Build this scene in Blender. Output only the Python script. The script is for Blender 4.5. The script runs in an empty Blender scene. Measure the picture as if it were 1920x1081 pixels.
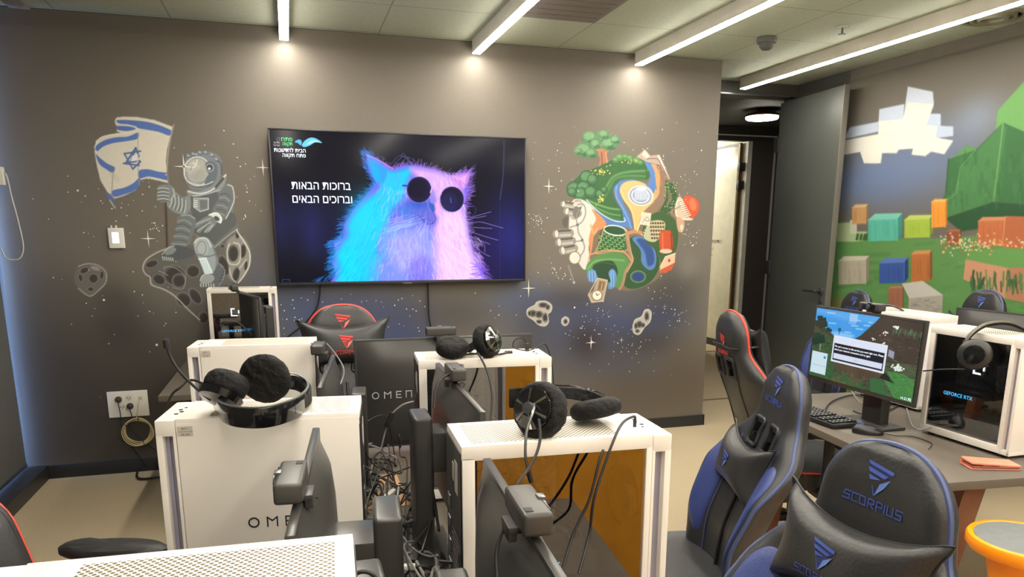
import bpy, bmesh, math, random
import numpy as np
from mathutils import Vector, Matrix

# ------------------------------------------------------------------ camera, light, exposure
SC = bpy.context.scene
COL = SC.collection
CAM_H = 1.52
PITCH, YAW, ROLL = .20996, .29164, .00166
FPX, PPX, PPY = 1371.0, 960.0, 724.0          # focal length and principal point for the 1920x1081 frame

def cam_axes():
    cy, sy = math.cos(YAW), math.sin(YAW)
    r = np.array([cy, -sy, 0.]); f = np.array([sy, cy, 0.]); u = np.array([0, 0, 1.])
    cp, sp = math.cos(PITCH), math.sin(PITCH)
    f2 = cp*f - sp*u; u2 = cp*u + sp*f
    cr, sr = math.cos(ROLL), math.sin(ROLL)
    return cr*r + sr*u2, cr*u2 - sr*r, f2
CR, CU, CF = cam_axes()
cam_data = bpy.data.cameras.new('camera')
cam = bpy.data.objects.new('camera', cam_data); COL.objects.link(cam)
cam_data.sensor_width = 36; cam_data.lens = FPX/1920*36
cam_data.shift_y = (PPY-540.5)/1920
cam_data.clip_start = .02
cam.matrix_world = Matrix(((CR[0], CU[0], -CF[0], 0), (CR[1], CU[1], -CF[1], 0), (CR[2], CU[2], -CF[2], CAM_H), (0, 0, 0, 1)))
SC.camera = cam
vs = SC.view_settings
vs.view_transform = 'Standard'; vs.look = 'None'; vs.gamma = 1; vs.use_curve_mapping = False
EXPO = 0.3
vs.exposure = EXPO
STRIP_E = 64.0
world = bpy.data.worlds.new('sky'); SC.world = world; world.use_nodes = True
wn = world.node_tree; bg = wn.nodes['Background']
bg.inputs[0].default_value = (.30, .52, 1, 1); bg.inputs[1].default_value = 14.0   # daylight outside the window

CEIL = 2.728; YB = 5.0; XR = 4.22; XL = -1.62; YF = -3.0

def ray(px, py):
    return CF + CR*(px-PPX)/FPX - CU*(py-PPY)/FPX
def onz(px, py, z):
    d = ray(px, py); t = (z-CAM_H)/d[2]; return Vector((t*d[0], t*d[1], z))
def ony(px, py, y):
    d = ray(px, py); t = y/d[1]; return Vector((t*d[0], y, CAM_H+t*d[2]))
def onx(px, py, x):
    d = ray(px, py); t = x/d[0]; return Vector((x, t*d[1], CAM_H+t*d[2]))

# ------------------------------------------------------------------ materials
def lin(c):
    c = [v/255. for v in c[:3]]
    return tuple(v/12.92 if v <= .04045 else ((v+.055)/1.055)**2.4 for v in c)
MATS = {}
def mat(name, rgb=(128, 128, 128), rough=.5, metal=0., noise=None, bump=None, emit=None, coat=0., spec=.5, sheen=0.):
    if name in MATS: return MATS[name]
    m = bpy.data.materials.new(name); m.use_nodes = True; MATS[name] = m
    nt = m.node_tree; b = nt.nodes['Principled BSDF']; c = lin(rgb)
    b.inputs['Base Color'].default_value = (*c, 1); b.inputs['Roughness'].default_value = rough
    b.inputs['Metallic'].default_value = metal; b.inputs['Specular IOR Level'].default_value = spec
    b.inputs['Coat Weight'].default_value = coat
    if sheen: b.inputs['Sheen Weight'].default_value = sheen
    tc = nt.nodes.new('ShaderNodeTexCoord')
    if noise is None: noise = (9, .05)
    n = nt.nodes.new('ShaderNodeTexNoise'); n.inputs['Scale'].default_value = noise[0]; n.inputs['Detail'].default_value = 4
    nt.links.new(tc.outputs['Object'], n.inputs['Vector'])
    mr = nt.nodes.new('ShaderNodeMapRange'); mr.inputs['From Min'].default_value = .3; mr.inputs['From Max'].default_value = .7
    mr.inputs['To Min'].default_value = 1-noise[1]; mr.inputs['To Max'].default_value = 1+noise[1]
    nt.links.new(n.outputs['Fac'], mr.inputs['Value'])
    vm = nt.nodes.new('ShaderNodeVectorMath'); vm.operation = 'SCALE'; vm.inputs[0].default_value = c
    nt.links.new(mr.outputs[0], vm.inputs['Scale']); nt.links.new(vm.outputs[0], b.inputs['Base Color'])
    if bump:
        n2 = nt.nodes.new('ShaderNodeTexNoise'); n2.inputs['Scale'].default_value = bump[0]; n2.inputs['Detail'].default_value = 5
        nt.links.new(tc.outputs['Object'], n2.inputs['Vector'])
        bp = nt.nodes.new('ShaderNodeBump'); bp.inputs['Strength'].default_value = bump[1]; bp.inputs['Distance'].default_value = .01
        nt.links.new(n2.outputs['Fac'], bp.inputs['Height']); nt.links.new(bp.outputs[0], b.inputs['Normal'])
    if emit:
        b.inputs['Emission Color'].default_value = (*lin(emit[0]), 1); b.inputs['Emission Strength'].default_value = emit[1]
    return m

def vcol_mat(name, rough=.8, emit=0., spec=.3, fine=.03):
    m = bpy.data.materials.new(name); m.use_nodes = True; nt = m.node_tree; b = nt.nodes['Principled BSDF']
    a = nt.nodes.new('ShaderNodeAttribute'); a.attribute_name = 'Col'
    b.inputs['Roughness'].default_value = rough; b.inputs['Specular IOR Level'].default_value = spec
    if emit:
        b.inputs['Base Color'].default_value = (.004, .004, .006, 1)
        nt.links.new(a.outputs['Color'], b.inputs['Emission Color']); b.inputs['Emission Strength'].default_value = emit
    else:
        tc = nt.nodes.new('ShaderNodeTexCoord'); n = nt.nodes.new('ShaderNodeTexNoise'); n.inputs['Scale'].default_value = 60; n.inputs['Detail'].default_value = 5
        nt.links.new(tc.outputs['Object'], n.inputs['Vector'])
        mr = nt.nodes.new('ShaderNodeMapRange'); mr.inputs['To Min'].default_value = 1-fine*2; mr.inputs['To Max'].default_value = 1+fine*2
        nt.links.new(n.outputs['Fac'], mr.inputs['Value'])
        vm = nt.nodes.new('ShaderNodeVectorMath'); vm.operation = 'SCALE'
        nt.links.new(a.outputs['Color'], vm.inputs[0]); nt.links.new(mr.outputs[0], vm.inputs['Scale'])
        nt.links.new(vm.outputs[0], b.inputs['Base Color'])
    return m

def glass_mat(name, tint=(235, 232, 226), transp=.72, rough=.02, ior=3.1):
    """dark tinted pane: mostly see-through, with a mirror reflection that grows at grazing angles"""
    m = bpy.data.materials.new(name); m.use_nodes = True; nt = m.node_tree; nt.nodes.clear()
    out = nt.nodes.new('ShaderNodeOutputMaterial'); t = nt.nodes.new('ShaderNodeBsdfTransparent'); g = nt.nodes.new('ShaderNodeBsdfGlossy')
    t.inputs[0].default_value = (*[transp*v for v in (1, 1, 1.03)], 1); g.inputs['Roughness'].default_value = rough
    g.inputs[0].default_value = (*lin(tint), 1)
    fr = nt.nodes.new('ShaderNodeFresnel'); fr.inputs[0].default_value = ior; ge = nt.nodes.new('ShaderNodeNewGeometry')
    iv = nt.nodes.new('ShaderNodeMath'); iv.operation = 'SUBTRACT'; iv.inputs[0].default_value = 1; nt.links.new(ge.outputs['Backfacing'], iv.inputs[1])
    ml = nt.nodes.new('ShaderNodeMath'); ml.operation = 'MULTIPLY'; nt.links.new(fr.outputs[0], ml.inputs[0]); nt.links.new(iv.outputs[0], ml.inputs[1])
    mx = nt.nodes.new('ShaderNodeMixShader'); nt.links.new(ml.outputs[0], mx.inputs[0]); nt.links.new(t.outputs[0], mx.inputs[1]); nt.links.new(g.outputs[0], mx.inputs[2])
    nt.links.new(mx.outputs[0], out.inputs[0]); return m

def perforated(name, rgb, pitch=.008, rad=.27, hole=(70, 62, 50), rough=.45):
    """white sheet with staggered round holes"""
    m = mat(name, rgb, rough); nt = m.node_tree; b = nt.nodes['Principled BSDF']
    src = b.inputs['Base Color'].links[0].from_socket
    tc = nt.nodes.new('ShaderNodeTexCoord'); sp = nt.nodes.new('ShaderNodeSeparateXYZ'); nt.links.new(tc.outputs['Object'], sp.inputs[0])
    def M(op, a, bb=None, c=None):
        n = nt.nodes.new('ShaderNodeMath'); n.operation = op
        for i, v in enumerate((a, bb, c)):
            if v is None: continue
            if isinstance(v, (int, float)): n.inputs[i].default_value = v
            else: nt.links.new(v, n.inputs[i])
        return n.outputs[0]
    u = M('DIVIDE', sp.outputs[0], pitch); v = M('DIVIDE', sp.outputs[1], pitch*.55)
    row = M('FLOOR', v); odd = M('MULTIPLY', M('MODULO', M('ADD', row, 400), 2), .5)
    fu = M('SUBTRACT', M('FRACT', M('ADD', u, odd)), .5); fv = M('MULTIPLY', M('SUBTRACT', M('FRACT', v), .5), .55)
    d = M('SQRT', M('ADD', M('MULTIPLY', fu, fu), M('MULTIPLY', fv, fv)))
    inside = M('LESS_THAN', d, rad*.8)
    mx = nt.nodes.new('ShaderNodeMix'); mx.data_type = 'RGBA'; nt.links.new(inside, mx.inputs[0]); nt.links.new(src, mx.inputs[6])
    mx.inputs[7].default_value = (*lin(hole), 1); nt.links.new(mx.outputs[2], b.inputs['Base Color'])
    return m

# ------------------------------------------------------------------ objects
def link(name, bm, m, parent=None, smooth=40, mats=None):
    me = bpy.data.meshes.new(name); bm.to_mesh(me); bm.free()
    if smooth is not None:
        for p in me.polygons: p.use_smooth = True
        me.set_sharp_from_angle(angle=math.radians(smooth))
    for mm in (mats or [m]): me.materials.append(mm)
    o = bpy.data.objects.new(name, me); COL.objects.link(o)
    if parent is not None: o.parent = parent
    return o
def tag(o, label, cat, group=None, kind=None):
    o['label'] = label; o['category'] = cat
    if group: o['group'] = group
    if kind: o['kind'] = kind
    return o
def thing(name, label, cat, loc=(0, 0, 0), rz=0., group=None):
    o = bpy.data.objects.new(name, None); COL.objects.link(o); o.location = loc; o.rotation_euler = (0, 0, rz); o.empty_display_size = .05
    return tag(o, label, cat, group)
def struct(name, bm, m, parent=None, smooth=40):
    o = link(name, bm, m, parent, smooth)
    if parent is None: o['kind'] = 'structure'
    return o
def setlabel(o, s): o['label'] = s; return o
def dup(root, loc=None, rz=None, label=None):
    r = root.copy(); COL.objects.link(r)
    if loc is not None: r.location = loc
    if rz is not None: r.rotation_euler = (0, 0, rz)
    if label: r['label'] = label
    for ch in list(root.children):
        c = ch.copy(); COL.objects.link(c); c.parent = r
        for g in ch.children:
            d = g.copy(); COL.objects.link(d); d.parent = c
    return r

def NB(): return bmesh.new()
def box(bm, lo, hi, bev=0., seg=2, M=None):
    b = bmesh.new(); bmesh.ops.create_cube(b, size=1)
    lo = Vector(lo); hi = Vector(hi); c = (lo+hi)/2; s = hi-lo
    for v in b.verts: v.co = Vector((v.co.x*s.x, v.co.y*s.y, v.co.z*s.z))+c
    if bev > 0: bmesh.ops.bevel(b, geom=b.edges[:], offset=bev, segments=seg, affect='EDGES', profile=.6)
    if M is not None: b.transform(M)
    join(bm, b); return bm
def join(bm, b):
    me = bpy.data.meshes.new('tmp'); b.to_mesh(me); b.free(); bm.from_mesh(me); bpy.data.meshes.remove(me)
def cr(pts, n=8, closed=False):
    P = [Vector(p) for p in pts]; out = []; N = len(P)
    if N < 3 and not closed: return P
    for i in range(N if closed else N-1):
        if closed: a, b, c, d = P[(i-1) % N], P[i], P[(i+1) % N], P[(i+2) % N]
        else: a, b, c, d = P[max(i-1, 0)], P[i], P[i+1], P[min(i+2, N-1)]
        for k in range(n):
            t = k/n; out.append(.5*((2*b)+(-a+c)*t+(2*a-5*b+4*c-d)*t*t+(-a+3*b-3*c+d)*t**3))
    if not closed: out.append(P[-1])
    return out
def tube(bm, pts, r, sides=8, n=6, closed=False, smooth=True):
    P = cr(pts, n, closed) if smooth else [Vector(p) for p in pts]
    rings = []; N = len(P); up = Vector((0, 0, 1)); prev = None
    for i, p in enumerate(P):
        t = (P[(i+1) % N]-P[i-1]) if closed else (P[min(i+1, N-1)]-P[max(i-1, 0)])
        if t.length < 1e-9: t = Vector((0, 0, 1))
        t.normalize()
        if prev is None:
            a = t.cross(up)
            if a.length < .1: a = t.cross(Vector((1, 0, 0)))
        else: a = prev-t*prev.dot(t)
        a.normalize(); prev = a; b = t.cross(a)
        rr = r(i/(N-1)) if callable(r) else r
        rings.append([bm.verts.new(p+(a*math.cos(2*math.pi*k/sides)+b*math.sin(2*math.pi*k/sides))*rr) for k in range(sides)])
    for i in range(N if closed else N-1):
        A, B = rings[i], rings[(i+1) % N]
        for k in range(sides): bm.faces.new((A[k], A[(k+1) % sides], B[(k+1) % sides], B[k]))
    if not closed: bm.faces.new(rings[0][::-1]); bm.faces.new(rings[-1])
    return bm
def lathe(bm, prof, c=(0, 0, 0), axis=(0, 0, 1), seg=28, wob=0., rnd=None):
    """prof: (radius, height) pairs along axis"""
    ax = Vector(axis).normalized(); a = ax.cross(Vector((0, 0, 1)))
    if a.length < .1: a = ax.cross(Vector((1, 0, 0)))
    a.normalize(); b = ax.cross(a); c = Vector(c); rings = []
    for (r, h) in prof:
        ring = []
        for k in range(seg):
            q = 2*math.pi*k/seg; rr = r*(1+(wob*(rnd.random()-.5) if rnd else 0))
            ring.append(bm.verts.new(c+ax*h+(a*math.cos(q)+b*math.sin(q))*max(rr, 1e-5)))
        rings.append(ring)
    for A, B in zip(rings, rings[1:]):
        for k in range(seg): bm.faces.new((A[k], A[(k+1) % seg], B[(k+1) % seg], B[k]))
    bm.faces.new(rings[0][::-1]); bm.faces.new(rings[-1]); return bm
def prism(bm, outline, f, d):
    """outline of 2-D points, f maps (a,b,depth)->3-D; extruded by depth d"""
    A = [bm.verts.new(f(p[0], p[1], 0)) for p in outline]; B = [bm.verts.new(f(p[0], p[1], d)) for p in outline]
    n = len(outline); bm.faces.new(A[::-1]); bm.faces.new(B)
    for i in range(n): bm.faces.new((A[i], A[(i+1) % n], B[(i+1) % n], B[i]))
    return bm
def strokes(bm, lines, w, f, d=.001):
    """flat lettering: each polyline becomes mitred bars; f maps (a,b,depth)->3-D"""
    for L in lines:
        for (p, q) in zip(L, L[1:]):
            p = np.array(p, float); q = np.array(q, float); t = q-p; l = np.hypot(*t)
            if l < 1e-9: continue
            t /= l; n = np.array([-t[1], t[0]])*w/2; p = p-t*w/2; q = q+t*w/2
            prism(bm, [p-n, q-n, q+n, p+n], f, d)
    return bm
def text_bm(body, size, f, spacing=1., align='LEFT', d=.0, xs=1.):
    cu = bpy.data.curves.new('txt', 'FONT'); cu.body = body; cu.size = size; cu.space_character = spacing; cu.align_x = align; cu.resolution_u = 3
    o = bpy.data.objects.new('txt', cu); COL.objects.link(o)
    me = bpy.data.meshes.new_from_object(o.evaluated_get(bpy.context.evaluated_depsgraph_get()))
    bm = bmesh.new(); bm.from_mesh(me)
    bpy.data.objects.remove(o); bpy.data.curves.remove(cu); bpy.data.meshes.remove(me)
    for v in bm.verts: v.co = Vector(f(v.co.x*xs, v.co.y, d))
    return bm
OMEN = {'w': 5.2, 'L': [[(.5+.5*math.cos(a*math.pi/10), .5+.5*math.sin(a*math.pi/10)) for a in range(21)],
        [(1.9, 0), (1.9, 1), (2.4, .62), (2.9, 1), (2.9, 0)], [(4.55, 0), (3.8, 0), (3.8, 1), (4.55, 1)], [(3.8, .5), (4.45, .5)],
        [(5.35, 0), (5.35, 1), (6.2, 1), (6.2, 0)]]}
def brand(bm, x0, z0, hgt, f, w=.16):
    strokes(bm, [[(x0+a*hgt, z0+b*hgt) for a, b in L] for L in OMEN['L']], w*hgt, f); return bm
SCOR = [[(1, 1), (.15, 1), (0, .55), (.85, .5), (.85, 0), (-.15, 0)], [(2.1, 1), (1.3, 1), (1.2, 0), (2.1, 0)], [(2.5, 0), (2.4, 1), (3.2, 1), (3.3, 0), (2.5, 0)],
        [(3.7, 0), (3.65, 1), (4.5, 1), (4.5, .5), (3.9, .45), (4.5, 0)], [(4.95, -.1), (4.9, 1), (5.7, 1), (5.7, .45), (4.95, .45)], [(6.1, 0), (6.1, 1)],
        [(6.5, 1), (6.5, 0), (7.3, 0), (7.3, 1)], [(8.6, 1), (7.75, 1), (7.75, .5), (8.5, .5), (8.5, 0), (7.6, 0)]]
# ------------------------------------------------------------------ painting: mural and screens as fine coloured meshes
class Canvas:
    """a painted plane: f(a,b) -> 3-D; colours are kept in sRGB 0..1 and end up as vertex colours"""
    def __init__(s, a0, a1, b0, b1, res, base, to_ab):
        s.a0, s.a1, s.b0, s.b1 = a0, a1, b0, b1
        s.nx = int(round((a1-a0)/res)); s.ny = int(round((b1-b0)/res)); s.rx = (a1-a0)/s.nx; s.ry = (b1-b0)/s.ny
        s.im = np.ones((s.ny+1, s.nx+1, 3), np.float32)*np.array(base, np.float32)/255.
        s.mask = {}; s.cur = None; s.to_ab = to_ab; s.T = lambda x, y: (x, y)
    def motif(s, n): s.cur = n; s.mask.setdefault(n, np.zeros((s.ny+1, s.nx+1), bool)) if n else None
    def zoomed(s, x0, y0, k): s.T = lambda x, y: (x0+x/k, y0+y/k); s.k = k
    def cv(s, pts):
        out = []
        for x, y in pts:
            a, b = s.to_ab(*s.T(x, y)); out.append(((a-s.a0)/s.rx, (b-s.b0)/s.ry))
        return np.array(out)
    def scale(s, p):      # cells per authoring unit near p
        A = s.cv([(p[0]-3, p[1]), (p[0]+3, p[1])]); return np.hypot(*(A[1]-A[0]))/6
    def _win(s, P, pad):
        x0 = max(int(P[:, 0].min()-pad), 0); x1 = min(int(P[:, 0].max()+pad)+2, s.nx+1)
        y0 = max(int(P[:, 1].min()-pad), 0); y1 = min(int(P[:, 1].max()+pad)+2, s.ny+1)
        if x1 <= x0 or y1 <= y0: return None
        X, Y = np.meshgrid(np.arange(x0, x1), np.arange(y0, y1)); return (slice(y0, y1), slice(x0, x1)), X.astype(float), Y.astype(float)
    def _mix(s, sl, A, col):
        c = np.array(col, np.float32)/255.; A = A[..., None].astype(np.float32)
        s.im[sl] = s.im[sl]*(1-A)+c*A
        if s.cur: s.mask[s.cur][sl] |= (A[..., 0] > .35)
    @staticmethod
    def _dist(X, Y, P, closed):
        D = np.full(X.shape, 1e9); n = len(P)
        for i in range(n if closed else n-1):
            p, q = P[i], P[(i+1) % n]; d = q-p; L = (d**2).sum()+1e-9
            t = np.clip(((X-p[0])*d[0]+(Y-p[1])*d[1])/L, 0, 1)
            D = np.minimum(D, (X-p[0]-t*d[0])**2+(Y-p[1]-t*d[1])**2)
        return np.sqrt(D)
    def smooth(s, pts, closed, n=5): return [tuple(v)[:2] for v in cr([(x, y, 0) for x, y in pts], n, closed)]
    def poly(s, pts, col, al=1., soft=.6, curve=True):
        if curve and len(pts) > 3: pts = s.smooth(pts, True, 4)
        P = s.cv(pts); sf = max(soft*s.scale(pts[0]) if soft > 1 else .7, .5); w = s._win(P, sf*2+2)
        if w is None: return
        sl, X, Y = w; ins = np.zeros(X.shape, bool); n = len(P)
        for i in range(n):
            (x1, y1), (x2, y2) = P[i], P[(i+1) % n]
            if y1 == y2: continue
            c = ((y1 > Y) != (y2 > Y)) & (X < (x2-x1)*(Y-y1)/(y2-y1)+x1); ins ^= c
        D = s._dist(X, Y, P, True); sd = np.where(ins, D, -D)
        s._mix(sl, np.clip(.5+sd/(2*sf), 0, 1)*al, col)
    def line(s, pts, wd, col, al=1., soft=0., curve=True, closed=False):
        if curve and len(pts) > 2: pts = s.smooth(pts, closed, 4)
        P = s.cv(pts); k = s.scale(pts[0]); hw = wd*k/2; sf = max(soft*k, .6); w = s._win(P, hw+sf*2+2)
        if w is None: return
        sl, X, Y = w; D = s._dist(X, Y, P, closed)
        s._mix(sl, np.clip(.5+(hw-D)/(2*sf), 0, 1)*al, col)
    def ell(s, c, rx, ry, col, al=1., rot=0., soft=0., glow=False):
        n = 28; pts = [(c[0]+rx*math.cos(t)*math.cos(rot)-ry*math.sin(t)*math.sin(rot), c[1]+rx*math.cos(t)*math.sin(rot)+ry*math.sin(t)*math.cos(rot)) for t in [2*math.pi*i/n for i in range(n)]]
        if not glow: return s.poly(pts, col, al, soft, False)
        P = s.cv(pts); C = s.cv([c])[0]; w = s._win(P, (P.max(0)-P.min(0)).max()*.6)
        if w is None: return
        sl, X, Y = w; A = (P.max(0)-P.min(0))/2
        R = ((X-C[0])/A[0])**2+((Y-C[1])/A[1])**2
        s._mix(sl, np.exp(-R*1.2)*al, col)
    def ring(s, c, rx, ry, wd, col, al=1., rot=0., soft=0.):
        n = 24; pts = [(c[0]+rx*math.cos(t)*math.cos(rot)-ry*math.sin(t)*math.sin(rot), c[1]+rx*math.cos(t)*math.sin(rot)+ry*math.sin(t)*math.cos(rot)) for t in [2*math.pi*i/n for i in range(n)]]
        s.line(pts, wd, col, al, soft, False, True)
    def mesh(s, name, f, m, parent=None, mask=None, step=1, off=0.):
        im = s.im[::step, ::step]; ny, nx = im.shape[0]-1, im.shape[1]-1
        A = s.a0+np.arange(nx+1)*s.rx*step; Bq = s.b0+np.arange(ny+1)*s.ry*step
        AA, BB = np.meshgrid(A, Bq); co = f(AA.ravel(), BB.ravel(), off)
        idx = np.arange((ny+1)*(nx+1)).reshape(ny+1, nx+1)
        q = np.stack([idx[:-1, :-1], idx[:-1, 1:], idx[1:, 1:], idx[1:, :-1]], -1).reshape(-1, 4)
        if mask is not None:
            mk = mask[::step, ::step]; mk = (mk[:-1, :-1] | mk[1:, 1:] | mk[:-1, 1:] | mk[1:, :-1]).ravel(); q = q[mk]
        used = np.unique(q); mp = np.zeros(idx.size, np.int64); mp[used] = np.arange(len(used)); q = mp[q]; co = co[used]
        c = im.reshape(-1, 3)[used].astype(np.float64); c = np.where(c <= .04045, c/12.92, ((c+.055)/1.055)**2.4)
        me = bpy.data.meshes.new(name); me.vertices.add(len(co)); me.vertices.foreach_set('co', co.astype(np.float32).ravel())
        me.loops.add(q.size); me.loops.foreach_set('vertex_index', q.ravel().astype(np.int32))
        me.polygons.add(len(q)); me.polygons.foreach_set('loop_start', (np.arange(len(q))*4).astype(np.int32))
        me.update(calc_edges=True)
        at = me.color_attributes.new('Col', 'FLOAT_COLOR', 'POINT'); rgba = np.ones((len(co), 4), np.float32); rgba[:, :3] = c; at.data.foreach_set('color', rgba.ravel())
        me.materials.append(m); o = bpy.data.objects.new(name, me); COL.objects.link(o)
        if parent is not None: o.parent = parent
        return o

RND = random.Random(7)
def wall_ab(px, py): p = ony(px, py, YB); return p.x, p.z
WALLC = (116, 110, 101)
wc = Canvas(XL, 3.09, 0, CEIL, .0035, WALLC, wall_ab)

def paint_space_wall(c):
    c.zoomed(0, 0, 1); c.motif(None)
    # sprayed nebula clouds: dark smoke, blue haze; broad low blobs darken the wall downwards
    N = c.ell
    for (x, y, rx, ry, col, al) in [(235, 610, 70, 60, (52, 50, 48), .75), (215, 590, 40, 60, (45, 43, 42), .5), (300, 600, 80, 50, (105, 103, 102), .45), (190, 585, 60, 30, (112, 108, 105), .35),
        (120, 700, 120, 160, (66, 62, 58), .8), (300, 740, 150, 120, (62, 58, 55), .8), (120, 560, 60, 60, (88, 82, 76), .4), (200, 800, 260, 150, (62, 58, 54), .85), (40, 720, 90, 220, (70, 66, 61), .7), (640, 720, 260, 90, (62, 60, 60), .7), (1220, 730, 150, 100, (88, 78, 66), .7), (420, 560, 60, 60, (60, 58, 58), .5),
        (560, 570, 60, 50, (74, 84, 118), .75), (650, 590, 90, 50, (60, 74, 122), .75), (740, 600, 90, 60, (56, 68, 108), .7), (580, 620, 90, 60, (70, 80, 110), .6), (860, 590, 110, 50, (64, 62, 66), .6), (760, 640, 60, 40, (50, 62, 110), .6),
        (480, 470, 50, 60, (78, 82, 96), .45), (485, 560, 30, 60, (70, 82, 116), .5), (1000, 560, 60, 40, (84, 96, 130), .6), (960, 560, 50, 30, (78, 90, 124), .5), (1100, 590, 120, 40, (66, 78, 118), .75), (1050, 640, 100, 50, (60, 70, 104), .6), (1180, 610, 100, 40, (58, 72, 116), .7),
        (1150, 680, 120, 50, (58, 64, 90), .55), (1100, 640, 40, 40, (50, 44, 46), .8), (1180, 560, 80, 50, (84, 84, 92), .5), (1250, 560, 50, 60, (64, 60, 60), .6), (1280, 540, 40, 50, (74, 72, 72), .5), (1290, 500, 22, 26, (140, 136, 132), .5),
        (1210, 640, 70, 30, (52, 50, 52), .6), (1070, 560, 60, 30, (52, 50, 54), .5), (1240, 590, 50, 30, (56, 66, 100), .5), (1000, 610, 40, 50, (58, 60, 70), .5), (1020, 250, 60, 50, (120, 112, 104), .3), (1250, 280, 60, 60, (112, 104, 96), .3),
        (1290, 700, 60, 60, (88, 76, 62), .5), (1150, 740, 120, 50, (82, 74, 66), .5), (1010, 700, 60, 60, (78, 74, 72), .5)]:
        N((x, y), rx, ry, col, al, glow=True)
    # ---------------- flag on its pole (zoom frame 170,210 x6.006)
    c.zoomed(170, 210, 6.006); c.motif('flag')
    W = (224, 219, 205); BL = (92, 122, 192); BD = (66, 92, 158); SH = (196, 190, 176)
    c.poly([(290, 75), (350, 52), (520, 55), (720, 90), (920, 165), (900, 260), (862, 420), (848, 560), (880, 800), (760, 770), (640, 745), (560, 765), (540, 640), (528, 300), (500, 190), (300, 130)], W, curve=False)
    c.poly([(275, 90), (330, 60), (520, 160), (500, 215), (400, 240), (310, 222), (290, 150)], W)
    c.poly([(300, 90), (500, 95), (700, 125), (905, 205), (885, 265), (760, 222), (540, 182), (440, 142), (320, 128)], BL)
    c.poly([(298, 155), (400, 152), (505, 182), (460, 212), (380, 214), (305, 200)], BL)
    c.line([(285, 110), (300, 145), (400, 150), (500, 165), (520, 185)], 16, W); c.line([(300, 210), (400, 222), (500, 205), (528, 190)], 16, W)
    c.poly([(60, 320), (150, 270), (300, 238), (440, 230), (535, 200), (545, 480), (545, 800), (510, 880), (380, 940), (270, 975), (190, 900), (110, 770), (60, 560), (45, 440)], W, curve=False)
    c.line([(46, 400), (100, 300), (200, 262), (320, 246), (460, 232), (535, 205)], 14, (236, 232, 220))
    c.poly([(58, 385), (150, 320), (280, 285), (420, 275), (533, 232), (528, 300), (420, 325), (250, 350), (140, 390), (76, 440)], BL)
    c.poly([(60, 475), (110, 520), (190, 580), (272, 625), (250, 683), (170, 640), (95, 580)], BL)
    c.poly([(245, 885), (380, 850), (480, 800), (550, 740), (552, 820), (500, 880), (400, 920), (262, 955)], BL)
    c.poly([(545, 660), (640, 643), (760, 670), (865, 690), (872, 765), (760, 745), (650, 725), (548, 745)], BL)
    c.poly([(160, 900), (235, 925), (275, 1075), (230, 1020)], BL, .85, curve=False); c.line([(215, 990), (275, 1078)], 10, W)
    c.line([(268, 620), (250, 720), (238, 920)], 9, (150, 148, 142)); c.line([(532, 230), (535, 640), (550, 820)], 8, (168, 166, 158)); c.line([(245, 700), (300, 760)], 60, SH, .35, 20)
    for a, b in (((508, 402), (395, 575)), ((508, 402), (545, 500)), ((380, 468), (562, 440)), ((380, 468), (475, 640)), ((372, 578), (555, 548)), ((475, 640), (560, 560)), ((545, 600), (372, 578)), ((450, 560), (505, 410))):
        c.line([a, b], 19, (88, 112, 166), curve=False)
    c.poly([(470, 490), (528, 480), (528, 545), (450, 555)], (232, 232, 234), 1, curve=False); c.line([(530, 480), (530, 560)], 12, W)
    c.zoomed(0, 180, 2.35)
    c.line([(767, 125), (752, 190), (742, 250), (737, 330), (745, 395)], 7, (142, 136, 126), curve=True); c.line([(764, 128), (750, 190), (740, 260), (735, 330)], 2.5, (196, 188, 172))
    # ---------------- asteroid the astronaut sits on
    c.motif('asteroid')
    A1 = (128, 126, 122); A2 = (92, 90, 87); A3 = (58, 56, 55); HL = (206, 203, 194)
    c.line([(728, 468), (734, 660)], 14, (78, 68, 62), curve=False); c.line([(724, 470), (729, 660)], 3, (132, 122, 112), curve=False)
    big = [(690, 690), (740, 672), (830, 660), (960, 640), (1040, 590), (1060, 600), (1096, 660), (1098, 740), (1070, 800), (1020, 825), (940, 850), (930, 900), (900, 990), (860, 975), (790, 890), (750, 860), (690, 838), (662, 800), (632, 780), (635, 740)]
    c.poly(big, (104, 102, 98)); c.poly([(660, 800), (760, 850), (860, 970), (900, 1000), (915, 860), (850, 760), (700, 770)], A2, .7, 12)
    c.poly([(1000, 640), (1050, 610), (1096, 660), (1098, 740), (1060, 810), (1010, 800), (1000, 720)], (150, 148, 143), .9, 6)
    for (x, y, rx, ry, ro) in [(668, 738, 30, 16, -.3), (770, 790, 52, 44, .4), (700, 806, 30, 22, .5), (788, 812, 30, 30, 0), (850, 770, 30, 28, 0), (808, 895, 36, 30, .7), (860, 880, 22, 40, -.6), (1027, 692, 24, 38, 0), (1070, 682, 15, 32, .1), (1040, 785, 16, 34, .2), (985, 745, 22, 48, -.3), (896, 975, 22, 26, 0), (1046, 608, 10, 20, .1), (1083, 745, 8, 24, .1), (905, 810, 22, 22, 0), (980, 660, 10, 9, 0)]:
        c.ell((x, y), rx, ry, A2, 1, ro); c.ell((x+2, y+3), rx*.8, ry*.82, A3, .9, ro, soft=3); c.ring((x, y), rx, ry, 2.6, (146, 143, 137), .8, ro, 1)
    c.line([(735, 672), (690, 690), (645, 720), (630, 755), (640, 782), (662, 798), (668, 830), (720, 850), (770, 880), (830, 940), (880, 985)], 6, HL, .85, 1.5)
    c.line([(1040, 560), (1046, 596), (1075, 640), (1100, 690), (1098, 745), (1075, 790), (1050, 822)], 6, (224, 220, 210), .95, 1.5)
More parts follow.
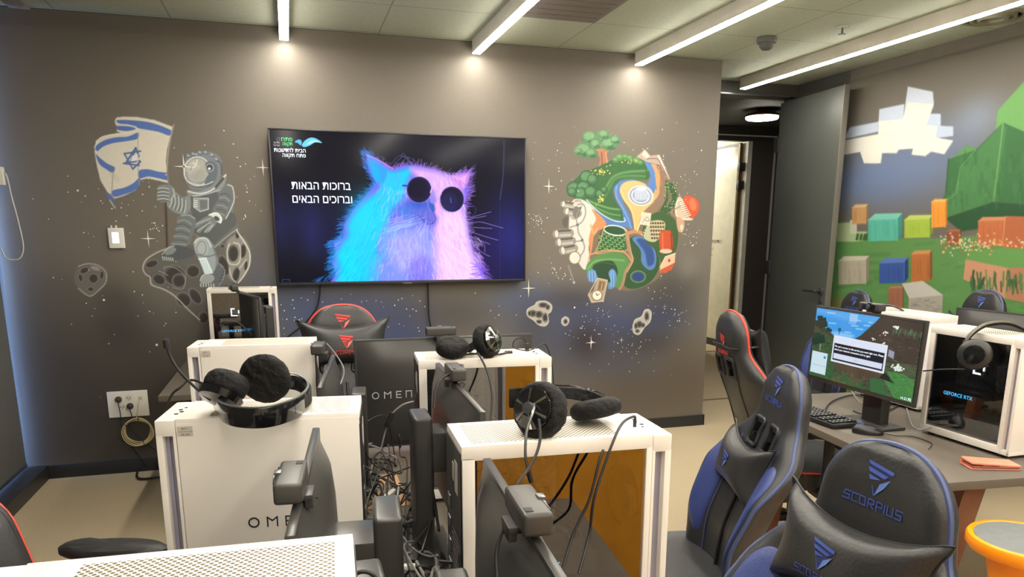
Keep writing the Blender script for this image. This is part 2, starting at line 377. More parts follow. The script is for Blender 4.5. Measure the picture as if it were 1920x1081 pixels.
    c.line([(1012, 650), (1002, 680), (1006, 730), (1030, 742), (1052, 735), (1060, 700), (1055, 655), (1030, 645)], 5, (218, 214, 205), .9, 1); c.line([(1010, 760), (1022, 800), (1040, 820)], 5, (206, 202, 192), .9, 1); c.line([(1055, 760), (1085, 720)], 6, (200, 196, 188), .8, 1)
    c.line([(700, 770), (725, 780), (740, 790)], 4, (170, 166, 160), .8, 1); c.line([(720, 760), (730, 752), (770, 756), (812, 790), (815, 830), (800, 850), (760, 842)], 4, (160, 157, 150), .8, 1.5)
    # ---------------- astronaut (zoom frame 260,270 x3.727)
    c.zoomed(260, 270, 3.727); c.motif('astronaut')
    D = (62, 64, 66); M = (104, 109, 112); L = (158, 166, 168); H = (206, 212, 210)
    # body mass
    c.poly([(350, 350), (420, 330), (560, 300), (600, 275), (640, 290), (670, 380), (660, 480), (690, 590), (600, 660), (530, 720), (400, 640), (370, 500), (340, 470), (300, 480), (220, 440), (205, 400), (250, 340), (320, 370)], M)
    c.poly([(360, 400), (380, 360), (540, 330), (560, 420), (520, 480), (400, 500), (370, 480)], (84, 88, 92))
    c.poly([(375, 490), (520, 480), (660, 480), (685, 560), (640, 620), (540, 700), (420, 640), (385, 600)], (82, 86, 88))
    # helmet
    c.poly([(320, 130), (345, 85), (400, 62), (460, 50), (530, 65), (575, 110), (580, 180), (560, 250), (480, 310), (380, 320), (340, 280), (318, 220)], (110, 118, 124))
    for x, y in ((350, 84), (385, 72), (430, 62), (470, 60), (515, 78), (545, 108)): c.ell((x, y), 20, 15, (92, 102, 112), 1, .4); c.ell((x-3, y-4), 12, 7, (150, 160, 168), .9, .4)
    c.ell((410, 190), 92, 100, (138, 142, 142)); c.ell((404, 184), 82, 88, (156, 157, 152)); c.ell((385, 165), 46, 50, (176, 175, 168), .7, soft=12); c.ell((420, 215), 50, 40, (146, 147, 143), .6, soft=12)
    c.ring((410, 190), 93, 101, 7, (196, 202, 202)); c.ring((410, 190), 84, 92, 3, (96, 102, 106), .7); c.line([(330, 200), (350, 250), (400, 274), (450, 262)], 12, (126, 134, 138), .8, 4)
    c.line([(345, 150), (372, 160), (360, 180)], 6, (120, 124, 124)); c.line([(380, 130), (400, 150), (375, 168)], 5, (214, 214, 208)); c.line([(430, 190), (410, 210), (400, 240)], 8, (140, 146, 148)); c.line([(410, 110), (398, 150)], 6, (206, 206, 200))
    c.poly([(470, 130), (520, 120), (550, 160), (545, 230), (510, 290), (460, 300), (470, 240), (490, 210), (470, 180)], (92, 100, 108)); c.ell((497, 165), 22, 24, (60, 68, 78)); c.ell((494, 172), 9, 9, (230, 236, 236)); c.ring((497, 165), 26, 27, 5, (160, 168, 172))
    c.line([(345, 262), (400, 280), (460, 285), (520, 262)], 6, (190, 196, 196)); c.line([(345, 275), (395, 298), (455, 300)], 5, (70, 76, 82)); c.line([(555, 120), (575, 140), (580, 210)], 8, (70, 76, 84))
    # collar
    c.poly([(345, 320), (420, 330), (520, 290), (605, 210), (612, 240), (580, 310), (480, 345), (400, 370), (345, 350)], (124, 130, 132)); c.line([(345, 330), (430, 345), (520, 315), (608, 215)], 7, H); c.line([(540, 300), (590, 240)], 18, D, .9, 3); c.line([(380, 362), (470, 350), (570, 320)], 5, (180, 186, 186))
    # chest box
    c.poly([(385, 378), (488, 378), (488, 455), (430, 472), (385, 440)], (132, 138, 140), curve=False); c.poly([(425, 390), (480, 390), (480, 448), (432, 462)], (100, 106, 108), curve=False)
    for k in range(4): c.line([(390, 395+k*14), (410, 395+k*14)], 6, (206, 210, 208))
    c.line([(385, 378), (488, 378), (488, 455), (430, 472), (385, 440), (385, 378)], 4, H, .9, curve=False)
    # raised arm and fist
    c.poly([(200, 400), (255, 335), (300, 375), (355, 360), (365, 440), (330, 490), (260, 480), (205, 440)], (122, 128, 130))
    for k in range(5): c.line([(225+k*26, 345+k*12), (232+k*24, 400+k*10), (215+k*26, 440+k*10)], 7, (184, 190, 190), .8, 2)
    for k in range(4): c.line([(240+k*26, 350+k*10), (246+k*24, 405+k*10), (232+k*24, 450+k*8)], 6, (78, 84, 88), .8, 3)
    c.poly([(135, 300), (160, 285), (215, 285), (245, 310), (250, 350), (215, 400), (170, 405), (128, 390), (135, 350)], (116, 122, 124))
    for y in (312, 338, 362, 386): c.line([(135, y), (170, y-6), (210, y+2)], 8, (170, 176, 176), .9, 2); c.line([(136, y+11), (172, y+6), (208, y+12)], 4, (66, 70, 74), .9, 1)
    c.line([(240, 310), (248, 350), (225, 392)], 7, (190, 196, 196), .8, 2)
    # other arm and hand on the knee
    c.poly([(560, 380), (610, 285), (650, 290), (672, 380), (650, 450), (600, 530), (540, 510), (515, 460)], (100, 106, 108))
    c.line([(622, 285), (655, 300), (668, 380), (650, 440), (610, 520)], 6, H, .9, 2)
    for k in range(6): c.line([(570-k*6, 350+k*26), (610-k*8, 345+k*28), (640-k*8, 370+k*26)], 7, (140, 147, 150) if k % 2 else (70, 76, 80), .8, 4)
    c.poly([(495, 495), (540, 478), (580, 520), (570, 552), (530, 530)], (196, 200, 198)); c.ell((545, 520), 22, 15, (74, 80, 84), 1, .6); c.line([(490, 495), (545, 480), (580, 518), (572, 552)], 7, (226, 228, 224))
    c.poly([(385, 570), (430, 530), (500, 500), (545, 550), (510, 590), (480, 620), (455, 612), (470, 580), (430, 620), (405, 612), (415, 585), (388, 592)], (112, 118, 120))
    for a, b in (((500, 520), (400, 560)), ((505, 545), (412, 606)), ((520, 560), (464, 612)), ((520, 570), (490, 608))): c.line([a, b], 8, (164, 170, 170), .8, 3)
    for a, b in (((480, 545), (400, 592)), ((490, 560), (440, 616))): c.line([a, b], 4, (60, 64, 68), .9, 1)
    # left leg (bent) and boot
    c.poly([(275, 510), (330, 490), (390, 510), (400, 560), (375, 640), (350, 700), (250, 740), (215, 720), (245, 660), (262, 600)], (102, 108, 110))
    for k in range(7): c.line([(275-k*7, 540+k*26), (320-k*6, 530+k*28), (368-k*6, 560+k*24)], 7, (146, 153, 155) if k % 2 == 0 else (72, 78, 82), .8, 4)
    c.line([(300, 500), (350, 495), (392, 520)], 8, (160, 166, 168), .8, 3)
    c.poly([(160, 775), (200, 725), (255, 705), (380, 735), (385, 780), (330, 800), (240, 812), (170, 810)], (76, 80, 84)); c.poly([(185, 745), (215, 712), (262, 730), (240, 765), (190, 775)], (120, 126, 128)); c.line([(165, 772), (200, 730), (250, 708)], 5, (184, 190, 190))
    for k in range(6): c.line([(166+k*14, 785+k*2), (172+k*14, 808+k)], 6, (206, 208, 204), .9, 1)
    # right leg with the bright shin plate
    c.poly([(530, 700), (640, 600), (690, 560), (680, 600), (560, 700)], (96, 100, 102)); c.line([(530, 722), (600, 660), (690, 590)], 4, (170, 172, 170))
    c.poly([(385, 690), (410, 655), (470, 650), (510, 690), (540, 760), (555, 830), (540, 900), (470, 900), (420, 800), (395, 750)], (138, 148, 152))
    c.poly([(395, 690), (425, 662), (465, 668), (490, 730), (470, 775), (410, 765)], (154, 162, 164)); c.line([(390, 690), (420, 660), (475, 662), (505, 720)], 6, (204, 210, 208)); c.line([(405, 720), (430, 680), (462, 690), (470, 740), (450, 770), (415, 760), (405, 720)], 4, (92, 100, 104))
    c.poly([(418, 800), (470, 795), (505, 870), (515, 910), (460, 905), (440, 850)], (186, 202, 206), curve=False); c.line([(418, 800), (470, 795), (518, 905)], 6, (222, 230, 230), curve=False); c.line([(400, 770), (480, 785), (540, 770)], 8, (84, 92, 98), .8, 3)
    c.line([(520, 720), (545, 800), (540, 880)], 12, (92, 102, 110), .7, 5)
    c.poly([(430, 960), (440, 920), (520, 895), (560, 830), (600, 870), (600, 930), (560, 990), (440, 998), (425, 980)], (88, 92, 96)); c.poly([(435, 950), (450, 918), (510, 910), (530, 940), (500, 970), (440, 972)], (140, 146, 148)); c.line([(430, 955), (450, 915), (520, 900)], 5, (200, 204, 202))
    c.line([(565, 835), (602, 880), (590, 940), (560, 985)], 6, (130, 134, 136), .9, 2)
    for k in range(6): c.line([(434+k*18, 975), (436+k*18, 995)], 6, (208, 208, 202), .9, 1)
    for k in range(5): c.line([(560+k*8, 960-k*22), (580+k*6, 955-k*22)], 4, (44, 46, 48), .9, 1)
    # ---------------- small asteroids
    c.zoomed(0, 180, 2.35); c.motif('asteroid_left')
    c.poly([(335, 765), (375, 733), (420, 740), (455, 765), (470, 800), (455, 840), (425, 862), (400, 882), (370, 868), (335, 830), (326, 795)], (112, 108, 102))
    for (x, y, rx, ry, ro) in ((372, 768, 20, 12, -.4), (412, 803, 20, 20, 0), (355, 800, 9, 17, -.2), (449, 788, 9, 18, .1), (400, 850, 14, 9, 0)): c.ell((x, y), rx, ry, (66, 63, 60), 1, ro); c.ring((x, y), rx, ry, 2.5, (160, 155, 146), .8, ro, 1)
    c.line([(345, 750), (385, 738), (430, 745), (466, 775), (466, 820), (440, 850), (402, 880), (372, 868), (345, 845)], 4, (196, 190, 180), .9, 1); c.ell((420, 758), 22, 9, (186, 181, 172), .6, .3, soft=4)
    c.zoomed(960, 220, 2.574)
    for nm, body, holes in (('asteroid_middle', [(75, 925), (110, 905), (120, 890), (160, 886), (190, 905), (188, 935), (172, 950), (176, 985), (160, 1005), (130, 1000), (105, 978), (75, 955)], [(100, 945, 20, 16), (130, 950, 19, 17), (160, 965, 14, 22), (150, 905, 22, 12), (172, 915, 10, 12), (130, 985, 14, 9), (85, 945, 9, 12)]),
                            ('asteroid_tiny', [(240, 975), (255, 962), (272, 970), (272, 990), (258, 1004), (242, 995)], [(258, 984, 9, 11)]),
                            ('asteroid_right', [(585, 1000), (595, 975), (625, 960), (640, 930), (660, 927), (672, 945), (665, 985), (640, 1010), (615, 1045), (590, 1040), (583, 1020)], [(650, 960, 10, 22), (615, 998, 14, 16), (632, 1002, 9, 10), (598, 1005, 8, 14), (605, 1030, 9, 8)])):
        c.motif(nm); c.poly(body, (176, 172, 165))
        for (x, y, rx, ry) in holes: c.ell((x, y), rx, ry, (124, 120, 115)); c.ell((x, y), rx*.72, ry*.72, (58, 56, 56)); c.ring((x, y), rx, ry, 2.2, (90, 88, 86))
        c.line(body, 3, (222, 218, 208), .9, .6, True, True)
    mk = c.mask['astronaut']; c.im[mk] = np.clip(c.im[mk]*1.15, 0, 1)
    paint_planet(c)

def paint_planet(c):
    c.zoomed(960, 220, 2.574); c.motif('planet')
    G1 = (62, 104, 66); G2 = (88, 138, 84); G3 = (48, 82, 54); BLU = (88, 128, 190); DB = (46, 72, 128); OR = (214, 158, 112); TAN = (186, 150, 118); BR = (132, 96, 74)
    # distant brown/olive ball under everything
    c.poly([(330, 300), (420, 230), (520, 190), (620, 190), (720, 240), (780, 330), (815, 440), (815, 560), (780, 680), (700, 780), (600, 830), (520, 830), (430, 780), (350, 720), (280, 600), (270, 460), (290, 370)], (122, 108, 92))
    # tree
    c.poly([(415, 245), (425, 200), (405, 165), (400, 140), (440, 150), (470, 150), (455, 190), (485, 235), (450, 245)], (170, 118, 92)); c.line([(432, 170), (436, 240)], 5, (122, 82, 64)); c.line([(452, 170), (462, 236)], 4, (208, 150, 120))
    for (x, y, r) in ((440, 100, 42), (380, 100, 44), (470, 130, 40), (350, 160, 46), (445, 85, 30), (500, 110, 26), (385, 175, 30), (320, 165, 22), (405, 130, 30)):
        c.ell((x, y), r, r*.78, (86, 128, 92)); c.ell((x-r*.2, y-r*.25), r*.6, r*.45, (124, 166, 124), .8, soft=5); c.ell((x+r*.2, y+r*.4), r*.5, r*.25, (58, 92, 66), .7, soft=5)
    for k in range(60):
        x = RND.gauss(410, 60); y = 120+RND.gauss(0, 30); c.line([(x, y), (x+RND.uniform(4, 12), y-RND.uniform(-3, 5))], 3, (146, 184, 140), .35)
    # top meadow
    c.poly([(300, 380), (290, 320), (340, 270), (420, 235), (500, 200), (600, 195), (640, 215), (665, 260), (655, 300), (600, 300), (540, 300), (490, 340), (500, 400), (545, 470), (550, 500), (480, 500), (410, 460), (340, 400)], G1)
    for k, (dy, col) in enumerate(((0, (74, 120, 74)), (16, (96, 146, 90)), (30, (66, 108, 66)), (42, (112, 158, 100)))):
        c.line([(340, 395-dy*.2), (400, 440-dy*.6), (470, 480-dy), (520, 490-dy*1.1)], 9, col, .9, 2); c.line([(640, 300-dy), (560, 292-dy*.7), (500, 300-dy*.5), (470, 350-dy), (440, 400-dy*.8)], 9, col, .7, 3)
    for (x, y, r) in ((360, 290, 34), (300, 345, 36), (345, 340, 34), (388, 300, 26), (330, 370, 34), (380, 360, 30), (290, 360, 22), (425, 370, 22), (445, 350, 16)):
        c.ell((x, y), r, r*1.0, (66, 106, 76)); c.ell((x-4, y-6), r*.7, r*.6, (100, 146, 104), .8, soft=4); c.ring((x, y), r, r, 2.5, (44, 74, 54), .8)
    for (x, y, r) in ((520, 192, 22), (548, 190, 16), (570, 196, 18), (600, 208, 20), (500, 205, 16), (620, 218, 14)): c.ell((x, y), r, r*.8, (84, 130, 82)); c.ell((x-3, y-4), r*.6, r*.4, (122, 166, 108), .8, soft=3)
    for k in range(70):
        x, y = RND.choice([(430+RND.gauss(0, 24), 258+RND.gauss(0, 9)), (560+RND.gauss(0, 34), 214+RND.gauss(0, 8)), (432+RND.gauss(0, 9), 395+RND.gauss(0, 12))]); c.ell((x, y), 2.6, 2.6, (222, 206, 110))
    # mountains
    c.poly([(600, 190), (640, 155), (665, 185), (710, 180), (735, 230), (762, 300), (740, 290), (715, 230), (650, 215)], (176, 158, 148), curve=False); c.poly([(640, 155), (665, 185), (650, 200), (625, 180)], (208, 196, 188), curve=False); c.poly([(700, 182), (712, 182), (740, 250), (762, 300), (720, 225)], (214, 202, 194), curve=False); c.line([(650, 200), (700, 200), (720, 230), (745, 280)], 4, (126, 104, 96))
    # blue river and orange banks
    c.poly([(640, 215), (672, 225), (692, 260), (690, 320), (710, 360), (680, 380), (655, 330), (668, 280)], BLU); c.poly([(672, 225), (700, 235), (722, 275), (716, 340), (700, 390), (665, 400), (690, 350), (690, 270)], OR); c.line([(700, 240), (716, 280), (712, 350)], 5, (176, 108, 74))
    c.poly([(345, 395), (400, 440), (470, 490), (540, 500), (530, 440), (500, 390), (492, 340), (520, 305), (580, 298), (650, 318), (700, 350), (690, 300), (660, 325), (600, 310), (545, 330), (520, 370), (540, 420), (570, 470), (586, 545), (560, 530), (500, 530), (430, 505), (400, 475)], BLU, curve=False)
    c.poly([(520, 345), (540, 315), (590, 305), (640, 320), (665, 350), (690, 380), (672, 430), (640, 450), (620, 480), (610, 540), (590, 545), (585, 480), (560, 430), (530, 385)], (226, 184, 124)); c.line([(526, 350), (545, 400), (575, 440), (596, 540)], 9, (232, 196, 140), .9, 2); c.line([(505, 330), (502, 380), (535, 440), (560, 490), (575, 535)], 7, (120, 158, 214), .9, 1); c.line([(360, 400), (430, 465), (500, 500), (545, 500), (540, 485)], 4, (226, 232, 238), .9, .8); c.line([(512, 300), (485, 345), (495, 400), (530, 460)], 4, (60, 92, 150), .8)
    # spring
    c.ell((620, 375), 62, 50, (170, 176, 190)); 
    for k, col in ((58, (226, 228, 232)), (50, (140, 150, 176)), (42, (230, 232, 236)), (34, (128, 146, 184))): c.ring((620, 378), k, k*.8, 4, col, .9, .2)
    for k in range(16): c.line([(590+k*4, 345+RND.random()*10), (592+k*4, 395)], 4, (214, 222, 234) if k % 2 else (150, 170, 206), .9, 1)
    c.ell((622, 345), 24, 9, (226, 230, 238))
    # brown land right and hedges
    c.poly([(715, 250), (750, 290), (745, 380), (700, 450), (650, 470), (640, 450), (690, 400), (720, 340)], (138, 116, 98)); c.line([(745, 310), (748, 390), (720, 450)], 12, (58, 92, 56), 1, 2); c.line([(765, 330), (785, 400), (740, 450)], 26, (62, 92, 60), 1, 3)
    for k in range(90): x = RND.uniform(735, 795); y = RND.uniform(310, 470); c.ell((x, y), 3, 3, RND.choice([(98, 138, 86), (44, 70, 46), (180, 190, 150)]), .8)
    # white industrial area with pipes
    c.poly([(290, 405), (335, 395), (385, 430), (415, 480), (400, 540), (370, 620), (375, 690), (350, 735), (310, 680), (280, 600), (275, 500)], (214, 212, 206)); c.poly([(385, 440), (450, 500), (445, 530), (400, 560), (385, 640), (370, 690), (360, 720), (375, 640), (370, 590), (385, 530), (405, 490)], (206, 140, 96)); c.line([(380, 520), (395, 560), (410, 540)], 10, (226, 168, 120), .8, 3)
    def drum(p, q, r, col=(150, 146, 140)):
        c.line([p, q], 2*r, col, curve=False); px, py = p; qx, qy = q; n = np.array([-(qy-py), qx-px]); n = n/np.hypot(*n)
        c.line([(px+n[0]*r*.45, py+n[1]*r*.45), (qx+n[0]*r*.45, qy+n[1]*r*.45)], r*.5, (196, 192, 184), .8, 1, False); c.line([(px-n[0]*r*.7, py-n[1]*r*.7), (qx-n[0]*r*.7, qy-n[1]*r*.7)], r*.5, (86, 82, 78), .9, 1, False)
        c.ell(p, r*.55, r, (214, 210, 202), 1, math.atan2(qy-py, qx-px)); c.ring(p, r*.55, r, 2, (100, 96, 92), 1, math.atan2(qy-py, qx-px))
    drum((248, 418), (305, 428), 15); drum((318, 418), (300, 470), 22, (170, 166, 160)); c.ell((318, 420), 22, 14, (206, 202, 195)); drum((265, 452), (320, 462), 17); c.ell((310, 458), 18, 30, (120, 116, 112)); c.poly([(245, 490), (270, 480), (265, 530), (245, 520)], (96, 92, 90))
    drum((215, 562), (280, 558), 19); drum((228, 602), (290, 596), 19); drum((246, 642), (300, 632), 19); c.ell((302, 677), 27, 30, (222, 218, 210)); c.ring((302, 677), 27, 30, 4, (120, 116, 110))
    for L_ in ([(318, 420), (345, 420), (355, 460), (340, 500), (315, 518), (280, 530)], [(315, 518), (322, 560), (338, 590), (300, 600)], [(338, 590), (350, 630), (330, 670)], [(325, 440), (310, 480), (316, 520)]): c.line(L_, 5, (92, 90, 88)); c.line(L_, 2, (196, 194, 190))
    for p in ((316, 518), (338, 592)): c.ell(p, 7, 7, (110, 108, 106))
    # crop field
    c.poly([(430, 545), (455, 525), (500, 520), (545, 545), (555, 640), (480, 645), (405, 655), (415, 590)], G1, curve=False)
    for i in range(12):
        for j in range(9): c.ell((425+i*11-j*1.5, 562+j*10), 4, 2.6, (144, 190, 130) if (i+j) % 3 else (44, 76, 50))
    c.ell((498, 545), 52, 20, (46, 84, 58), 1, .15); c.ring((498, 545), 55, 23, 5, (222, 226, 216), 1, .15); c.line([(443, 535), (425, 600), (405, 655), (480, 645), (555, 640), (556, 570), (545, 545)], 6, TAN, .9, 1)
    # lower hill with cave and waterfalls
    c.poly([(355, 740), (375, 690), (430, 660), (510, 650), (560, 680), (565, 720), (545, 790), (500, 820), (440, 800), (390, 770)], G2); c.poly([(385, 735), (410, 700), (480, 690), (510, 740), (490, 790), (430, 790), (400, 775)], (46, 76, 54)); c.line([(365, 730), (400, 695), (470, 685), (540, 690)], 8, (128, 172, 108), .8, 3); c.line([(390, 710), (440, 700), (500, 712)], 5, (66, 106, 62), .8, 2)
    c.poly([(362, 760), (375, 735), (395, 735), (412, 770), (395, 795), (375, 790)], (96, 140, 198)); c.poly([(465, 750), (485, 730), (505, 760), (495, 815), (470, 828), (462, 810), (475, 790)], (96, 140, 198))
    for x in (372, 386, 400): c.line([(x, 740), (x+2, 790)], 3, (176, 206, 234), .8, 1)
    for x in (478, 490): c.line([(x, 740), (x, 815)], 3, (176, 206, 234), .8, 1)
    # right lower lands
    c.poly([(560, 600), (600, 572), (660, 600), (700, 650), (710, 720), (670, 790), (600, 825), (545, 815), (540, 760), (575, 700)], (54, 88, 56)); c.poly([(580, 585), (620, 575), (670, 610), (695, 660), (690, 720), (660, 735), (625, 700), (620, 640)], BLU); c.poly([(600, 590), (640, 590), (680, 640), (685, 700), (655, 715), (640, 650)], DB, .8, 4); c.ell((608, 768), 36, 28, (78, 104, 92)); c.ell((608, 768), 28, 21, DB); c.ring((608, 768), 36, 28, 4, (110, 140, 110))
    c.line([(550, 560), (565, 640), (580, 690), (550, 740), (535, 800), (520, 826)], 13, (170, 132, 104), 1, 2); c.line([(558, 560), (575, 650), (583, 690), (556, 745)], 4, (214, 170, 138), .9); c.line([(555, 560), (600, 550), (650, 570)], 16, (190, 140, 104), 1, 2); c.line([(380, 660), (460, 640), (540, 650), (575, 690)], 6, (214, 160, 112), .9, 1)
    c.poly([(660, 480), (720, 455), (790, 500), (800, 600), (770, 690), (720, 700), (700, 650), (640, 590), (630, 540)], (64, 94, 58)); c.poly([(670, 500), (730, 500), (735, 540), (690, 600), (635, 580), (650, 530)], (214, 208, 180), .8)
    for i in range(5):
        for j in range(6): c.ell((668+j*12+i*2, 510+i*18), 6, 6.5, (84, 66, 48)); c.ring((668+j*12+i*2, 510+i*18), 6, 6.5, 1.8, (196, 186, 150))
    c.poly([(625, 455), (672, 462), (665, 525), (615, 515)], (214, 206, 190), curve=False); c.line([(630, 505), (650, 480), (662, 500), (640, 495)], 3, (150, 142, 128))
    for k in range(6): c.ell((604+k*3, 545-k*7), 3, 3, (234, 226, 200)); c.ell((628+k*7, 566-k*12), 3, 3, (234, 226, 200))
    c.poly([(712, 560), (735, 545), (770, 555), (775, 640), (745, 650), (715, 640)], (190, 82, 52)); c.line([(725, 560), (728, 640)], 6, (226, 120, 84), .8, 2); c.line([(768, 560), (772, 640)], 8, (140, 56, 38), .9, 1); c.ell((742, 645), 30, 11, (222, 190, 168))
    c.poly([(715, 720), (740, 672), (788, 655), (785, 700), (745, 748), (712, 745)], (226, 186, 158), curve=False); c.poly([(715, 735), (785, 700), (770, 735), (735, 750), (712, 748)], (196, 92, 58), curve=False); c.ell((758, 690), 6, 8, (150, 80, 56)); c.line([(715, 720), (740, 672), (788, 655)], 4, (238, 214, 196), curve=False)
    # domed building on the right rim
    c.poly([(795, 400), (815, 385), (870, 480), (860, 495), (800, 490), (785, 450)], (206, 186, 166)); c.poly([(828, 385), (860, 378), (895, 400), (902, 440), (885, 475), (860, 485), (835, 440)], (206, 88, 56)); c.ell((872, 420), 16, 30, (236, 132, 98), .8, -.2, soft=4)
    for k in range(9): c.line([(800+k*5, 405+k*9), (822+k*5, 398+k*9)], 4, (236, 226, 212)); c.line([(800+k*5, 409+k*9), (822+k*5, 402+k*9)], 2, (128, 104, 88))
    c.line([(800, 395), (790, 440), (805, 485), (865, 492)], 6, (226, 214, 200)); c.poly([(795, 480), (830, 500), (825, 550), (800, 545)], (196, 160, 132)); c.ell((818, 530), 8, 14, (226, 206, 184)); c.line([(790, 480), (770, 455), (810, 430)], 6, (150, 128, 108), .8, 2)
    # pendulum clock below
    c.poly([(412, 775), (460, 785), (445, 850), (440, 885), (385, 892), (368, 855), (392, 835)], (176, 156, 134), curve=False); c.poly([(422, 788), (450, 794), (440, 835), (412, 830)], (126, 104, 84), curve=False); c.ell((410, 858), 26, 26, (120, 104, 88)); c.ell((410, 858), 22, 22, (236, 230, 216)); c.line([(410, 858), (404, 846)], 3, (50, 44, 40)); c.line([(410, 858), (420, 852)], 3, (50, 44, 40)); c.line([(412, 775), (460, 785), (440, 885), (385, 892), (368, 855), (412, 775)], 3.5, (226, 212, 190), .9, curve=False); c.line([(436, 800), (430, 828)], 4, (206, 180, 110))
    # comet below left
    c.motif(None); c.line([(272, 715), (300, 798)], 4, (190, 200, 214), .6, 2, False); c.ell((299, 797), 4, 4, (240, 244, 250))
# right wall: landscape of plain blocks (generic stand-in)
def rwall_ab(px, py): p = onx(px, py, XR-.006); return p.y, p.z
def paint_block_wall(c):
    c.zoomed(1300, 140, 2.35); c.motif(None)
    c.ell((760, 470), 260, 130, (104, 124, 168), .8, glow=True); c.ell((980, 380), 330, 190, (112, 132, 172), .8, glow=True); c.ell((1250, 190), 130, 110, (150, 168, 196), .55, glow=True); c.ell((900, 240), 90, 60, (150, 158, 170), .4, glow=True)
    c.motif('meadow')
    c.poly([(560, 640), (690, 650), (720, 720), (1100, 720), (1480, 690), (1900, 600), (1900, 1500), (560, 1400)], (98, 148, 84), curve=False, soft=3)
    for k in range(60): x = RND.uniform(600, 1460); y = RND.uniform(740, 1080); c.line([(x, y), (x+RND.uniform(30, 110), y-RND.uniform(2, 14))], RND.uniform(6, 16), RND.choice([(82, 132, 72), (112, 162, 92), (74, 118, 66)]), .4, 5)
    c.poly([(630, 655), (690, 650), (700, 690), (760, 690), (790, 720), (720, 735), (632, 735)], (176, 196, 150), curve=False); c.poly([(690, 640), (720, 640), (720, 700), (690, 700)], (206, 210, 188), curve=False)
    for k in range(30): x = RND.uniform(710, 780); c.line([(x, 726), (x+4, 708-RND.random()*8)], 4, (60, 98, 54))
    c.poly([(560, 980), (700, 1000), (900, 1100), (600, 1120)], (150, 124, 92), .6, 10)
    c.motif('cloud')
    c.poly([(945, 52), (1055, 75), (1060, 130), (1030, 215), (925, 200)], (206, 216, 232), curve=False)
    c.poly([(820, 152), (930, 130), (925, 205), (815, 215)], (200, 212, 232), curve=False); c.poly([(690, 232), (815, 208), (815, 250), (660, 285)], (198, 210, 230), curve=False)
    c.poly([(1040, 172), (1090, 172), (1090, 225), (1145, 228), (1145, 270), (1060, 280), (1025, 215)], (194, 208, 230), curve=False)
    c.poly([(945, 122), (1058, 130), (1028, 222), (1075, 228), (1066, 276), (1145, 290), (1105, 350), (1048, 338), (1022, 358), (962, 352), (968, 325), (905, 330), (895, 345), (832, 345), (825, 390), (752, 390), (735, 340), (650, 355), (660, 290), (815, 262), (816, 205), (922, 196)], (236, 235, 224), curve=False)
    c.line([(815, 262), (930, 262), (1066, 276)], 6, (220, 222, 216), .7, 3)
    c.motif('tree')
    GA = (92, 148, 88); GB = (60, 112, 66); GC = (42, 84, 52)
    c.poly([(1457, 30), (1340, 160), (1332, 240), (1457, 260), (1900, 200), (1900, -200)], (112, 168, 98), curve=False); 
    c.poly([(1205, 310), (1245, 325), (1245, 350), (1130, 370), (1125, 380)], GA, curve=False); c.poly([(1125, 372), (1245, 330), (1365, 210), (1457, 250), (1900, 320), (1900, 640), (1457, 570), (1320, 560), (1110, 630), (1090, 560), (1112, 520)], GB, curve=False)
    c.poly([(1365, 212), (1380, 235), (1330, 560), (1110, 628), (1092, 560), (1150, 510), (1175, 420), (1245, 340)], (74, 128, 76), curve=False)
    c.line([(1365, 212), (1345, 380), (1322, 560)], 6, (120, 172, 110), .8, 2); c.line([(1245, 330), (1175, 410), (1160, 520), (1110, 560)], 5, (116, 166, 106), .7, 2, False); c.line([(1125, 372), (1112, 520)], 5, (50, 92, 58))
    c.poly([(1110, 632), (1320, 560), (1470, 572), (1900, 640), (1900, 760), (1300, 670), (1180, 690)], GC, curve=False)
    for k in range(90): x = RND.uniform(1130, 1500); y = RND.uniform(330, 560); c.line([(x, y), (x+RND.uniform(-6, 6), y+RND.uniform(20, 60))], RND.uniform(6, 14), RND.choice([GA, GC, (70, 124, 72)]), .22, 5)
    c.motif('blocks')
    # plain coloured blocks standing on the meadow
    def blk(x, y, w, h, d, f, t, s):
        c.poly([(x, y), (x+w, y-d*.1), (x+w, y+h), (x, y+h+4)], f, curve=False); c.poly([(x, y), (x+d*.5, y-d*.45), (x+w+d*.35, y-d*.5), (x+w, y-d*.1)], t, curve=False); c.poly([(x+w, y-d*.1), (x+w+d*.35, y-d*.5), (x+w+d*.35, y+h-d*.45), (x+w, y+h)], s, curve=False)
        c.line([(x, y), (x+w, y-d*.1), (x+w, y+h)], 3, t, .7, 1, False)
        for k in range(8): u = x+RND.random()*w; c.line([(u, y+RND.random()*h*.5), (u+2, y+h*RND.uniform(.6, 1))], RND.uniform(4, 9), s, .2, 3, False)
    blk(1255, 645, 120, 105, 40, (196, 112, 70), (214, 142, 98), (150, 82, 52)); c.poly([(1375, 622), (1900, 640), (1900, 800), (1360, 760)], (182, 104, 66), curve=False); c.line([(1375, 625), (1362, 755)], 4, (226, 160, 116), .8)
    blk(1118, 690, 55, 60, 20, (150, 84, 56), (176, 108, 76), (116, 62, 42))
    blk(640, 820, 120, 100, 46, (186, 178, 160), (212, 206, 190), (140, 132, 116)); blk(770, 640, 130, 90, 60, (92, 186, 166), (126, 208, 190), (62, 146, 130)); blk(700, 585, 60, 70, 30, (206, 158, 104), (226, 190, 140), (160, 116, 72))
    blk(930, 640, 110, 76, 46, (168, 196, 74), (194, 214, 110), (126, 152, 52)); blk(820, 830, 110, 86, 50, (60, 92, 168), (96, 128, 200), (40, 66, 126)); blk(960, 790, 80, 120, 36, (190, 116, 62), (214, 150, 98), (140, 82, 42)); blk(1050, 560, 60, 110, 26, (240, 160, 60), (248, 190, 100), (200, 120, 40))
    blk(860, 940, 60, 110, 20, (168, 110, 84), (186, 130, 100), (130, 84, 64))
